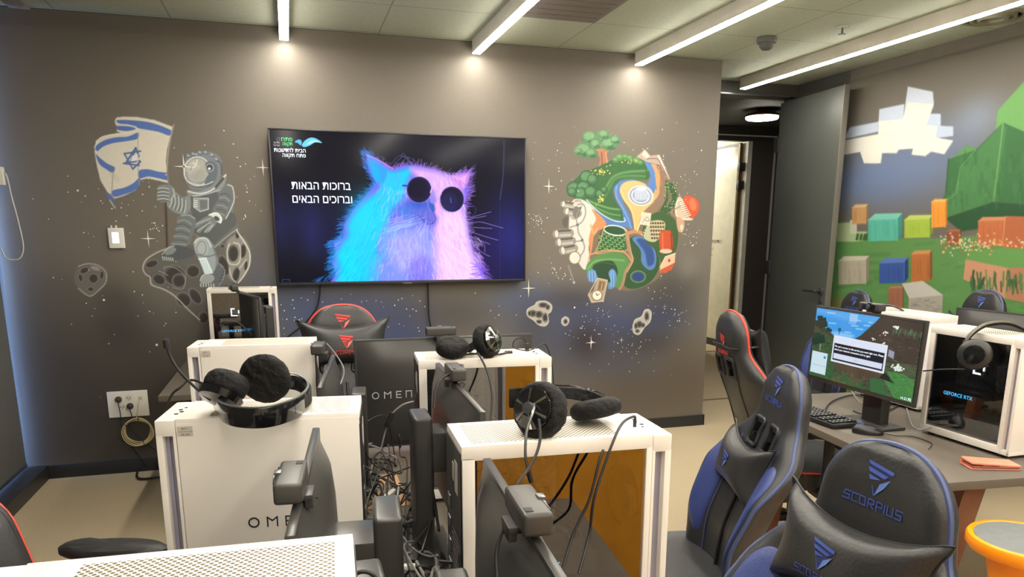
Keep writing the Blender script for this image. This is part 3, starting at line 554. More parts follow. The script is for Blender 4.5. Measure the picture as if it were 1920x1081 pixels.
    # grass-topped earth bank, lower right
    c.poly([(1215, 770), (1457, 765), (1900, 760), (1900, 860), (1385, 850), (1200, 810)], (104, 156, 84), curve=False); c.poly([(1200, 812), (1385, 850), (1375, 985), (1190, 900)], (206, 150, 118), curve=False); c.poly([(1385, 850), (1900, 835), (1900, 1100), (1375, 985)], (186, 128, 98), curve=False); c.line([(1385, 850), (1378, 980)], 5, (122, 168, 92), .7, 2)
    for k in range(70): x = RND.uniform(1210, 1560); y = 940+RND.gauss(0, 14); c.line([(x, y), (x+RND.uniform(-8, 8), y-RND.uniform(20, 70))], RND.uniform(5, 11), RND.choice([(66, 106, 62), (48, 84, 52), (92, 134, 80)]), .9)
    for k in range(170): x = RND.uniform(1090, 1330); c.ell((x, 745+RND.gauss(0, 18)), 3.4, 3.4, RND.choice([(232, 196, 120), (226, 226, 206), (186, 110, 76)]))
    for k in range(80): x = RND.uniform(1330, 1560); c.ell((x, 745+RND.gauss(0, 9)), 3.4, 3.4, RND.choice([(232, 166, 80), (226, 226, 206), (206, 120, 70)]))
    # stone block in front
    c.poly([(920, 920), (1010, 908), (1100, 970), (1095, 1090), (945, 1090), (950, 980)], (176, 170, 158), curve=False); c.poly([(920, 920), (1010, 908), (1100, 970), (952, 985)], (206, 202, 192), curve=False)
    for k in range(40): x = RND.uniform(955, 1080); y = RND.uniform(985, 1080); c.line([(x, y), (x+RND.uniform(10, 26), y+RND.uniform(-6, 6))], 4, (140, 134, 124), .5, 2)

# the TV picture
TVX0, TVX1, TVZ0, TVZ1, TVY = -.072, 1.565, 1.192, 2.12, 4.93
def tv_ab(px, py): p = ony(px, py, TVY); return p.x, p.z
def paint_tv(c):
    c.zoomed(490, 230, 2.637)
    R = random.Random(3)
    c.ell((1230, 600), 130, 260, (44, 48, 140), .75, glow=True); c.ell((1180, 750), 200, 110, (30, 28, 66), .7, glow=True); c.ell((200, 480), 200, 150, (26, 30, 74), .6, glow=True); c.ell((255, 560), 70, 170, (36, 42, 110), .5, glow=True); c.ell((90, 520), 60, 150, (40, 44, 104), .35, glow=True)
    c.ell((950, 130), 400, 100, (42, 42, 52), .6, glow=True); c.ell((420, 620), 110, 200, (20, 18, 70), .7, glow=True); c.ell((1100, 640), 110, 160, (36, 22, 84), .6, glow=True); c.ell((240, 730), 200, 50, (14, 14, 22), .7, glow=True)
    c.line([(1200, 90), (1196, 250), (1180, 380)], 5, (96, 104, 150), .5, 2); c.line([(1180, 400), (1180, 780)], 4, (44, 52, 120), .5, 3)
    CY = (28, 196, 240); PK = (214, 168, 238); VI = (120, 96, 220)
    body = [(516, 152), (560, 170), (650, 225), (700, 205), (780, 210), (860, 230), (940, 262), (985, 245), (1028, 243), (1022, 290), (1028, 340), (1010, 390), (1015, 470), (1030, 560), (1055, 650), (1085, 700), (1110, 770), (1100, 790), (340, 790), (365, 740), (345, 690), (365, 640), (350, 590), (400, 560), (405, 500), (450, 430), (500, 370), (545, 320), (560, 290), (530, 240), (518, 200)]
    c.poly(body, VI, 1, 8, False)
    # fringe of fur all round
    sm = c.smooth(body, True, 8)
    for (x, y) in sm:
        if y > 785: continue
        for k in range(5):
            u = x+R.gauss(0, 7); v = y+R.gauss(0, 7); dx = (u-740)/400; dy = (v-560)/500; l = R.uniform(10, 34)
            c.line([(u, v), (u+dx*l+R.gauss(0, 4), v+dy*l+R.gauss(0, 4)+6)], 2.6, (40, 120, 220) if u < 600 else (150, 110, 220), .55, 1, False)
    c.poly([(560, 190), (640, 240), (740, 225), (720, 300), (700, 380), (650, 430), (610, 520), (580, 620), (560, 790), (385, 790), (400, 720), (380, 660), (400, 610), (430, 560), (430, 500), (480, 430), (540, 370), (590, 320), (560, 250)], CY, .97, 16)
    c.poly([(524, 165), (560, 190), (620, 240), (600, 300), (565, 290), (540, 240)], (52, 148, 236), 1, 6); c.line([(520, 158), (580, 185), (650, 228)], 6, (190, 130, 220), .9, 2); c.poly([(545, 205), (585, 235), (590, 290), (562, 270)], (20, 170, 236), .9, 5)
    c.poly([(740, 225), (860, 238), (940, 270), (990, 320), (1000, 420), (1010, 520), (1035, 640), (1070, 740), (1085, 790), (830, 790), (800, 700), (830, 600), (860, 480), (850, 420), (840, 330), (780, 280)], PK, .97, 18)
    c.poly([(900, 440), (1000, 470), (1020, 580), (1050, 690), (1060, 785), (900, 785), (880, 640)], (236, 200, 250), .9, 24)
    c.poly([(940, 270), (1026, 246), (1018, 300), (990, 330), (960, 310)], (196, 130, 214), 1, 6); c.poly([(970, 275), (1015, 258), (1005, 300)], (232, 170, 230), .9, 4)
    c.poly([(600, 520), (700, 500), (830, 520), (850, 640), (830, 790), (560, 790), (570, 650)], (120, 150, 240), .85, 34); c.poly([(640, 560), (780, 560), (830, 660), (800, 760), (680, 720), (620, 640)], (176, 170, 244), .8, 30); c.poly([(740, 690), (820, 660), (850, 790), (730, 790)], (104, 84, 220), .55, 24)
    c.ell((430, 700), 70, 110, (10, 214, 250), .8, glow=True); c.ell((520, 480), 90, 130, (30, 206, 246), .8, glow=True)
    # fur strokes
    for k in range(2200):
        x = R.uniform(380, 1080); y = R.uniform(240, 785)
        if x < 480 and y < 460: continue
        if x > 1000 and y < 560: continue
        if x < 600-(y-250)*.35 and y < 560: continue
        left = x < 620+R.gauss(0, 40); mid = 600 < x < 840
        col = R.choice([(20, 170, 232), (60, 216, 250), (40, 190, 240)]) if left else (R.choice([(160, 150, 236), (206, 196, 250), (110, 120, 226), (140, 120, 220)]) if mid and y > 480 else R.choice([(232, 196, 250), (196, 140, 226), (244, 214, 252), (206, 160, 236)]))
        if y < 300 and x < 760: col = R.choice([(60, 160, 230), (120, 150, 226)])
        dx = (x-760)*.06; c.line([(x, y), (x+dx+R.gauss(0, 5), y+R.uniform(14, 40))], R.uniform(2, 5), col, .38, 1.2, False)
    # shading of the face
    c.poly([(720, 390), (800, 400), (850, 440), (870, 480), (830, 520), (760, 500), (700, 470)], (88, 104, 200), .7, 14); c.ell((700, 430), 60, 40, (50, 130, 220), .6, glow=True); c.ell((790, 400), 70, 30, (36, 80, 190), .7, glow=True)
    c.poly([(830, 395), (855, 405), (862, 430), (845, 440), (835, 420)], (40, 90, 180), .9, 3); c.poly([(858, 400), (885, 380), (888, 440), (868, 460)], (240, 168, 216), .8, 6); c.line([(850, 440), (862, 480), (840, 500)], 4, (96, 60, 150), .8, 2); c.line([(780, 460), (820, 500), (850, 495)], 5, (70, 60, 160), .7, 3)
    c.poly([(835, 320), (850, 335), (866, 390), (840, 395), (832, 360)], (140, 130, 214), .7, 6)
    for k in range(26):
        x = 700+R.gauss(0, 20); y = 455+R.uniform(0, 60); c.line([(x+60, y-10), (x, y+10), (x-60-R.random()*30, y+R.uniform(10, 50))], 2, (160, 206, 250), .45, .6)
    for k in range(20):
        x = 800+R.gauss(0, 20); y = 480+R.uniform(0, 30); c.line([(x, y), (x-20+R.gauss(0, 20), y+60+R.uniform(0, 40))], 2, (200, 190, 252), .5, .6)
    for (L_) in ([(1025, 500), (1080, 490), (1140, 505), (1195, 520)], [(1025, 515), (1100, 520), (1140, 522)], [(1030, 470), (1080, 455), (1135, 440)], [(1035, 560), (1080, 580), (1130, 600)], [(1040, 540), (1100, 560), (1170, 580)], [(1050, 600), (1090, 640), (1130, 660)], [(1060, 640), (1100, 670)], [(1030, 470), (1060, 470), (1110, 460)], [(1055, 560), (1100, 600), (1105, 640)]):
        c.line(L_, 2.4, (176, 140, 236), .8, .6)
    for L_ in ([(640, 205), (690, 160), (740, 200), (760, 215)], [(660, 200), (710, 165), (752, 212)], [(700, 190), (730, 170), (790, 215)], [(690, 170), (700, 150), (715, 165)]): c.line(L_, 2, (120, 130, 220), .6, .6)
    for k in range(24): x = R.uniform(1050, 1120); y = R.uniform(690, 770); c.line([(x-20, y), (x+R.uniform(0, 20), y+R.uniform(-6, 10))], 2.4, (120, 70, 220), .7, .6, False)
    # round sunglasses
    for (x, y, r, q) in ((780, 331, 58, 62), (943, 378, 56, 60)):
        c.ell((x, y), r+4, q+4, (170, 150, 190)); c.ell((x, y), r, q, (24, 22, 60)); c.ell((x-8, y-8), r*.8, q*.8, (16, 14, 36), .8, soft=8)
        c.ring((x, y), r, q, 5, (40, 34, 90))
    c.ell((930, 390), 44, 46, (44, 46, 110), .5, soft=12); c.line([(935, 372), (938, 395)], 4, (120, 130, 190), .7, 1)
    c.line([(836, 345), (846, 322), (866, 318), (882, 335), (888, 352)], 6, (222, 170, 226), 1, 1); c.line([(723, 312), (700, 310)], 8, (44, 60, 170)); c.line([(998, 398), (1050, 410), (1060, 440), (1040, 465), (1020, 470)], 4, (60, 40, 130), .9, 1)
    # reflections of the ceiling strips along the top edge
    # swoosh logo
    c.poly([(165, 95), (185, 82), (200, 92), (195, 112), (180, 100)], (84, 186, 226)); c.poly([(200, 112), (215, 88), (245, 73), (275, 80), (300, 100), (270, 95), (240, 112), (215, 120)], (110, 204, 240)); c.poly([(225, 108), (255, 88), (298, 98), (262, 96)], (196, 232, 246))
    c.line([(78, 74), (90, 74), (90, 90), (78, 90), (78, 74)], 2, (170, 176, 190), .8, 0, False)
    c.line([(104, 774), (140, 774), (140, 792), (104, 792), (104, 774)], 3, (60, 90, 150), .8, 1, False)

# the game-like picture on the lit monitor
SW, SH = .588, .312
def paint_screen(c):
    R = random.Random(5)
    c.poly([(-5, -5), (1005, -5), (1005, 640), (-5, 640)], (66, 74, 56), curve=False)
    c.poly([(-5, -5), (640, -5), (560, 90), (480, 180), (420, 225), (330, 250), (240, 235), (160, 190), (-5, 110)], (66, 156, 232), curve=False); c.poly([(-5, -5), (640, -5), (600, 60), (300, 70), (-5, 40)], (110, 182, 240), .6, 20, False); c.poly([(200, 190), (420, 190), (330, 246), (240, 232)], (150, 206, 246), .8, 14)
    for (x, y, l) in ((150, 120, 70), (380, 110, 60), (430, 130, 60), (500, 90, 50), (120, 30, 80), (400, 60, 60), (330, 175, 50), (540, 60, 30)): c.line([(x, y), (x+l, y-4)], 12, (206, 226, 244), .6, 4, False)
    c.poly([(-5, 130), (90, 180), (200, 230), (330, 260), (430, 235), (560, 110), (640, -5), (1005, -5), (1005, 400), (700, 380), (-5, 300)], (70, 60, 50), curve=False)
    c.poly([(-5, 180), (200, 240), (380, 270), (420, 330), (300, 420), (-5, 430)], (62, 84, 52), curve=False); c.poly([(-5, 420), (300, 400), (480, 470), (600, 640), (-5, 640)], (56, 92, 56), curve=False); c.poly([(560, 380), (1005, 330), (1005, 640), (700, 640)], (76, 88, 64), curve=False)
    for k in range(700):
        x = R.uniform(0, 1000); y = R.uniform(120, 630)
        if y < 260 and 100 < x < 560: continue
        g = y > 430 or x < 300
        col = R.choice([(40, 66, 42), (84, 120, 72), (58, 92, 56), (104, 84, 70)]) if g else R.choice([(92, 70, 60), (50, 44, 36), (76, 66, 54), (50, 66, 44), (104, 90, 76)])
        w = R.uniform(6, 22); c.line([(x, y), (x+w*1.6, y+R.uniform(-3, 5))], R.uniform(4, 12), col, .6, 1, False)
    for k in range(26):
        x = 260+k*17; h0 = R.uniform(400, 470); c.line([(x, h0), (x+4, h0+R.uniform(60, 150))], 12, (110, 74, 62), .7, 2, False); c.line([(x+8, h0), (x+10, h0+100)], 5, (52, 40, 36), .8, 1, False)
    for (x, y, r) in ((50, 100, 36), (90, 110, 34), (110, 140, 30), (70, 150, 34), (30, 140, 30), (150, 180, 20), (175, 185, 16), (45, 270, 50), (90, 280, 46), (30, 310, 40), (268, 165, 18)): c.poly([(x-r, y-r*.7), (x+r*.6, y-r), (x+r, y+r*.5), (x-r*.5, y+r)], (34, 58, 44) if x < 200 else (36, 92, 120), curve=False)
    c.line([(268, 180), (268, 205)], 5, (40, 50, 40)); c.line([(88, 330), (90, 380)], 14, (150, 146, 120), .9, 1, False)
    c.poly([(760, 430), (900, 420), (1005, 470), (1005, 640), (860, 640), (740, 500), (830, 520)], (74, 132, 70), curve=False); c.poly([(620, 520), (720, 510), (800, 640), (640, 640)], (60, 104, 62), curve=False); c.poly([(740, 440), (840, 515), (700, 500)], (44, 40, 36), curve=False)
    for k in range(120): x = R.uniform(780, 1000); y = R.uniform(440, 630); c.line([(x, y), (x+26, y+3)], 4, R.choice([(96, 156, 86), (58, 112, 60)]), .7, .6, False)
    for k in range(50): x = R.uniform(760, 1000); y = R.uniform(70, 110); c.line([(x, y+20), (x+R.uniform(-8, 8), y-14)], 4, (96, 130, 90), .7, .6, False)
    c.line([(740, 300), (1000, 400)], 6, (78, 112, 66), .8, 1, False)
    for (x, y, s) in ((790, 60, 22), (700, 120, 18), (600, 190, 14), (700, 210, 14)):
        for k in range(10): c.ell((x+R.gauss(0, s*.5), y+R.gauss(0, s*.4)), s*.35, s*.3, (232, 236, 232))
    c.ell((655, 150), 10, 6, (196, 80, 60)); c.line([(705, 225), (690, 245)], 8, (120, 150, 220))
    for k in range(26): c.ell((850+R.gauss(0, 26), 385+R.gauss(0, 14)), 9, 7, (226, 240, 226))
    c.poly([(750, 250), (800, 262), (800, 320), (750, 305)], (150, 156, 180), curve=False)
    c.poly([(350, 5), (430, 5), (430, 70), (350, 70)], (150, 196, 240), .9, curve=False)
    for k in range(5): c.line([(360+k*15, 70), (352+k*15, 96)], 4, (210, 226, 244)); c.line([(355, 18+k*12), (425, 18+k*12)], 3, (210, 230, 246), .8)
    # white card, lower left
    c.poly([(10, 400), (180, 400), (180, 600), (10, 600)], (206, 226, 236), curve=False); c.poly([(18, 520), (172, 520), (172, 528), (18, 528)], (170, 206, 220), 1, curve=False); c.ell((152, 440), 13, 13, (36, 150, 200))
    # dialogue box
    c.poly([(222, 222), (735, 222), (735, 455), (222, 455)], (222, 228, 244), curve=False); c.poly([(234, 288), (720, 288), (720, 440), (234, 440)], (28, 30, 40), curve=False); c.poly([(240, 378), (712, 378), (712, 426), (240, 426)], (214, 222, 240), curve=False)
    c.line([(222, 222), (735, 222), (735, 455), (222, 455), (222, 222)], 4, (250, 250, 255), 1, 0, False)
# ------------------------------------------------------------------ material set
M_WHITE = mat('case_white', (232, 226, 217), .42, noise=(5, .02))
M_PERF = perforated('case_white_perforated', (232, 226, 212), .0092, .35, (96, 84, 64))
M_RECESS = mat('case_recess', (150, 146, 160), .5)
M_BLACK = mat('black_plastic', (30, 30, 32), .45, noise=(20, .1))
M_BLACKG = mat('gloss_black', (16, 16, 18), .16, coat=.4)
M_MON = mat('monitor_shell', (54, 53, 51), .33, noise=(14, .06))
M_DKIN = mat('case_inside', (24, 28, 38), .55, noise=(40, .3))
M_SHROUD = mat('case_shroud', (40, 52, 66), .5)
M_CHIP = mat('board_parts', (86, 90, 100), .4, noise=(90, .6))
M_LEATH = mat('black_leather', (46, 46, 47), .40, bump=(140, .12), noise=(6, .06))
M_BLUE = mat('blue_leather', (52, 66, 124), .5, bump=(140, .15), noise=(6, .07))
M_REDL = mat('red_leather', (214, 66, 52), .5, bump=(140, .15), noise=(6, .05))
M_PIPEB = mat('blue_grey_piping', (66, 78, 120), .5)
M_THB = mat('blue_thread', (60, 80, 156), .55); M_THB2 = mat('pale_blue_thread', (98, 130, 204), .5); M_THD = mat('dark_blue_thread', (38, 50, 96), .6)
M_THR = mat('red_thread', (220, 66, 62), .55); M_THR2 = mat('pale_red_thread', (240, 120, 110), .5); M_THRD = mat('dark_red_thread', (140, 36, 40), .6)
M_DESK = mat('desk_grey', (94, 86, 76), .5, noise=(3, .04), bump=(200, .03))
M_WOOD = mat('leg_wood', (120, 76, 52), .5, noise=(12, .18))
M_FABRIC = mat('black_crinkled_fabric', (22, 21, 22), .75, bump=(60, .9), noise=(30, .25), spec=.3)
M_CHROME = mat('bright_metal', (210, 208, 204), .14, 1.)
M_GREYM = mat('grey_metal', (120, 122, 124), .3, .8)
M_CABLE = mat('black_cable', (18, 18, 18), .55)
M_CABLEG = mat('grey_cable', (132, 130, 128), .45); M_CABLEY = mat('cream_cable', (206, 190, 140), .5)
M_LABEL = mat('label_grey', (196, 188, 176), .6); M_INK = mat('black_ink', (22, 22, 24), .6); M_INKW = mat('white_ink', (196, 198, 202), .5)
M_WPL = mat('white_plastic', (226, 224, 216), .4)
M_LED = mat('white_led', (235, 245, 255), .4, emit=((225, 240, 255), 2.6)); M_LEDB = mat('blue_led', (60, 170, 240), .4, emit=((70, 190, 255), 3.))
M_STRIP = mat('strip_light', (255, 250, 240), .4, emit=((255, 247, 233), STRIP_E)); M_GLASS = glass_mat('tinted_glass')
M_WALL = vcol_mat('painted_wall', .62, spec=.35); M_DARKW = mat('dark_wall_paint', (74, 72, 68), .6, noise=(2, .04), bump=(90, .03))
M_BASE = mat('baseboard_dark', (40, 40, 42), .45)
M_BEIGE = mat('back_wall_paint', (196, 186, 168), .7)

# ------------------------------------------------------------------ room
def tiled_mat(name, rgb, line, step, wid, offx=0., offy=0., rough=.7, noise=(40, .05)):
    m = mat(name, rgb, rough, noise=noise); nt = m.node_tree; b = nt.nodes['Principled BSDF']; src = b.inputs['Base Color'].links[0].from_socket
    tc = nt.nodes.new('ShaderNodeTexCoord'); sp = nt.nodes.new('ShaderNodeSeparateXYZ'); nt.links.new(tc.outputs['Object'], sp.inputs[0])
    outs = []
    for i, off in ((0, offx), (1, offy)):
        a = nt.nodes.new('ShaderNodeMath'); a.operation = 'SUBTRACT'; nt.links.new(sp.outputs[i], a.inputs[0]); a.inputs[1].default_value = off
        p = nt.nodes.new('ShaderNodeMath'); p.operation = 'PINGPONG'; nt.links.new(a.outputs[0], p.inputs[0]); p.inputs[1].default_value = step/2
        l = nt.nodes.new('ShaderNodeMath'); l.operation = 'LESS_THAN'; nt.links.new(p.outputs[0], l.inputs[0]); l.inputs[1].default_value = wid; outs.append(l.outputs[0])
    mxx = nt.nodes.new('ShaderNodeMath'); mxx.operation = 'MAXIMUM'; nt.links.new(outs[0], mxx.inputs[0]); nt.links.new(outs[1], mxx.inputs[1])
    mx = nt.nodes.new('ShaderNodeMix'); mx.data_type = 'RGBA'; nt.links.new(mxx.outputs[0], mx.inputs[0]); nt.links.new(src, mx.inputs[6]); mx.inputs[7].default_value = (*lin(line), 1)
    nt.links.new(mx.outputs[2], b.inputs['Base Color']); return m
M_CEIL = tiled_mat('ceiling_tiles', (186, 194, 176), (146, 150, 134), .6, .004, .017, 4.367-.6*12)
M_FLOOR = mat('carpet_floor', (176, 160, 132), .85, noise=(150, .12), bump=(400, .4))
WALLT = .12
def build_room():
    struct('floor', box(NB(), (XL-.3, YF-.1, -.1), (9, 12, 0)), M_FLOOR)
    struct('ceiling', box(NB(), (XL-.3, YF-.1, CEIL), (XR+.3, 5.62, CEIL+.1)), M_CEIL)
    struct('wall_front', box(NB(), (XL-.3, YF-.12, 0), (XR+.3, YF, CEIL)), M_BEIGE)
    # back wall: painted face on a solid core
    struct('wall_back_core', box(NB(), (XL-.3, YB+.002, 0), (3.09, YB+WALLT, CEIL)), M_DARKW)
    paint_space_wall(wc)
    o = wc.mesh('wall_back', lambda a, b, f: np.stack([a, np.full_like(a, YB-f), b], -1), M_WALL, step=2); o['kind'] = 'structure'
    # right wall
    struct('wall_right_core', box(NB(), (XR+.002, YF, 0), (XR+.15, 5.76, CEIL)), M_DARKW)
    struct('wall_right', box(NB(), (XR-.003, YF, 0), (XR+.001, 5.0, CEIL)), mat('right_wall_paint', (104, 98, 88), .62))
    # left wall: full height window behind a dark blind, low curb in front
    struct('wall_left', box(NB(), (XL-.3, YF, 0), (XL-.2, YB, .09)), M_DARKW)
    struct('trim_1', box(NB(), (XL-.2, YF, 0), (-1.515, YB-.001, .088), .003), M_BASE)
    w = struct('window_1', box(NB(), (XL-.19, YF, .09), (XL-.17, YB, CEIL)), glass_mat('window_glass', (200, 210, 220), .95))
    bm = NB()
    for y in (-2.9, -1.4, .1, 1.6, 3.1, 4.6): box(bm, (XL-.2, y, .09), (XL-.15, y+.05, CEIL), .004)
    link('window_frame', bm, M_BASE, w)
    # baseboards
    struct('baseboard_back', box(NB(), (-1.515, YB-.014, 0), (3.10, YB-.0008, .085), .002), M_BASE)
    struct('baseboard_end', box(NB(), (3.091, YB-.014, 0), (3.104, YB+WALLT, .085), .002), M_BASE)
    struct('baseboard_right', box(NB(), (XR-.017, YF, 0), (XR-.003, 4.99, .085), .002), M_BASE)
    # light grey linear duct at the ceiling by the window
    t = box(NB(), (-1.40, YF, CEIL-.012), (-1.30, YB-.002, CEIL-.0005), .002)
    tag(link('air_slot', t, mat('slot_grey', (170, 166, 156), .5)), 'pale grey linear air slot along the ceiling beside the window blind', 'air vent')
    # roller blind
    r = thing('roller_blind', 'dark grey roller blind covering the tall window at the left', 'blind', (XL, 1, 0))
    link('fabric', box(NB(), (-.004, -3.99, .12), (.004, 3.95, CEIL-.07), .001), mat('blind_fabric', (92, 92, 90), .8, bump=(600, .2)), r)
    link('roller_cassette', box(NB(), (-.04, -3.99, CEIL-.07), (.04, 3.96, CEIL-.001), .01), M_DARKW, r)
    link('bottom_rail', box(NB(), (-.01, -3.99, .103), (.01, 3.95, .125), .004), M_GREYM, r)
    # bead chain of the blind
    r = thing('blind_chain', 'white bead chain loop with a small white holder at the left picture edge', 'chain', tuple(ony(10, 330, 4.9)))
    o0 = Vector(r.location); P = [ony(*p, 4.9)-o0 for p in ((2, 325), (12, 328), (22, 370), (33, 410), (43, 455), (42, 475), (33, 486), (12, 484), (2, 465))]
    link('beads', tube(NB(), P, .0042, 6, 6), mat('chain_white', (196, 194, 186), .4), r)
    link('holder', box(NB(), (-.05, -.02, -.05), (-.005, .02, .05), .006), M_WPL, r)

def corridor():
    DK = mat('corridor_dark', (70, 69, 66), .55, noise=(2, .03)); DK2 = mat('corridor_ceiling_dark', (66, 68, 68), .7)
    struct('trim_2', box(NB(), (1.8, 5.62, 2.63), (XR+.3, 5.80, CEIL+.1)), DK)                       # bulkhead over the room door
    struct('trim_3', box(NB(), (3.0, 5.612, 2.626), (4.14, 5.64, 2.634)), M_GREYM)
    struct('wall_partition', box(NB(), (XR+.002, 5.70, 0), (9, 5.80, 2.8)), DK)
    struct('wall_corridor_left', box(NB(), (1.9, 8.2, 0), (5.02, 8.3, 2.8)), DK)
    struct('ceiling_corridor', box(NB(), (1.9, 5.8, 2.76), (9, 8.2, 2.86)), DK2)
    struct('wall_corridor_right', box(NB(), (9, 5.7, 0), (9.1, 8.4, 2.9)), DK)
    struct('wall_corridor_end', box(NB(), (1.8, 5.1, 0), (1.9, 8.3, 2.8)), DK)
    struct('trim_8', box(NB(), (3.0, 5.745, 0), (XR, 5.775, .004)), mat('strip_brown', (96, 72, 52), .5))
    struct('trim_9', box(NB(), (2.1, 8.18, 0), (9, 8.21, .004)), mat('strip_brown'))
    # far wall: header over a glass door, dark panel right of it
    struct('wall_far_header', box(NB(), (5.0, 8.2, 2.60), (9, 8.3, 2.8)), DK)
    struct('trim_4', box(NB(), (5.0, 8.185, 2.655), (5.9, 8.2, 2.67)), M_WPL)
    struct('wall_far', box(NB(), (5.56, 8.2, 0), (5.87, 8.3, 2.6)), mat('far_panel', (82, 76, 72), .5))
    struct('trim_5', box(NB(), (5.87, 8.19, 0), (5.895, 8.3, 2.6)), mat('trim_light', (196, 194, 184), .4))
    struct('wall_far_right', box(NB(), (5.895, 8.2, 0), (9, 8.3, 2.6)), DK)
    struct('trim_6', box(NB(), (5.50, 8.2, 0), (5.56, 8.3, 2.6)), M_WPL)
    WR = mat('white_room', (226, 222, 206), .6)
    struct('wall_white_room_right', box(NB(), (5.62, 8.3, 0), (5.7, 12, 2.8)), WR); struct('wall_white_room_back', box(NB(), (3.5, 11.5, 0), (5.7, 11.6, 2.8)), WR); struct('ceiling_white_room', box(NB(), (3.4, 8.2, 2.7), (5.7, 12, 2.8)), WR)
    struct('wall_white_room_left', box(NB(), (3.4, 8.3, 0), (3.5, 12, 2.8)), WR)
    d = struct('door_1', box(NB(), (5.455, 8.32, .02), (5.48, 9.6, 2.56), .002), mat('frosted_glass_white', (216, 214, 198), .22, coat=.3))
    link('door_frame_edge', box(NB(), (5.445, 8.29, .0), (5.49, 8.325, 2.58)), mat('brass_dark', (92, 74, 44), .4, .5), d)
    link('door_top_rail', box(NB(), (5.447, 8.3, 2.56), (5.488, 9.6, 2.59)), M_BASE, d); link('door_bottom_rail', box(NB(), (5.44, 8.3, 0), (5.495, 9.6, .09)), M_BASE, d)
    for z in (2.30, 2.08): link('door_hinge', box(NB(), (5.42, 8.24, z-.05), (5.54, 8.29, z+.05), .004), M_BASE, d)
    link('door_handle', box(NB(), (5.415, 8.9, 1.02), (5.445, 9.06, 1.04), .006), M_BASE, d)
    f = lambda a, b, dd: (5.453-dd, 9.0-a, b)
    bm = text_bm('תיבה תונשדחל', .07, lambda a, b, dd: f(a, 1.36+b, .001)); join(bm, text_bm('הוקת חתפ', .05, lambda a, b, dd: f(a, 1.27+b, .001))); join(bm, text_bm('innovation', .05, lambda a, b, dd: f(a, 1.19+b, .001))); link('lettering', bm, mat('letter_grey', (120, 116, 106), .6), d, None)
    for i, (x, y0, y1) in enumerate(((4.5, 8.6, 10.9), (5.1, 8.9, 11.2))):
        tag(link('strip_light', box(NB(), (x-.03, y0, 2.64), (x+.03, y1, 2.698)), mat('strip_far', (255, 252, 245), .4, emit=((255, 250, 238), 24.))), ['white strip light in the bright room beyond the glass door, nearer the corridor wall', 'white strip light in the bright room beyond the glass door, over the open leaf'][i], 'ceiling light', 'strip lights in the white room')
    # round corridor lamp
    c = ony(1430, 205, 7.0)
    r = thing('round_lamp', 'round glowing corridor lamp beyond the open doorway', 'ceiling light', (c.x, 7.0, 2.66))
    link('diffuser', lathe(NB(), [(.02, 0), (.155, .004), (.165, .015), (.165, .03)], seg=40), mat('lamp_glow', (255, 250, 240), .4, emit=((255, 246, 228), 25.)), r)
    link('lamp_body', lathe(NB(), [(.17, .03), (.172, .045), (.16, .06), (.05, .08), (.05, .1)], seg=40), mat('lamp_ring', (190, 150, 70), .35, .8), r)
    # black door leaf standing open into the room
    d = struct('door_2', box(NB(), (4.055, 4.86, .01), (4.10, 5.72, 2.592), .003, M=Matrix(((1, .09, 0, -.09*4.86), (0, 1, 0, 0), (0, 0, 1, 0), (0, 0, 0, 1)))), mat('door_black', (76, 79, 75), .38, noise=(3, .05)))
    link('door_edge_strip', box(NB(), (4.05, 4.852, .01), (4.10, 4.862, 2.592), .002), mat('edge_grey', (104, 100, 92), .4), d)
    h = link('door_handle', tube(NB(), [(4.05, 4.92, 1.05), (4.0, 4.92, 1.05), (3.995, 4.94, 1.05), (3.995, 5.06, 1.05)], .011, 10), M_BASE, d)
    link('handle_rose', lathe(NB(), [(.026, 0), (.026, .012)], (4.056, 4.92, 1.05), (-1, 0, 0)), M_GREYM, d); link('lock_cylinder', lathe(NB(), [(.02, 0), (.02, .012)], (4.056, 4.92, .97), (-1, 0, 0)), M_GREYM, d)
    for z in (2.25, 1.2, .25): link('door_hinge', box(NB(), (4.11, 5.69, z-.06), (4.135, 5.75, z+.06), .003), M_BASE, d)
    struct('trim_7', box(NB(), (4.19, 5.7, 0), (XR, 5.76, 2.63)), DK)

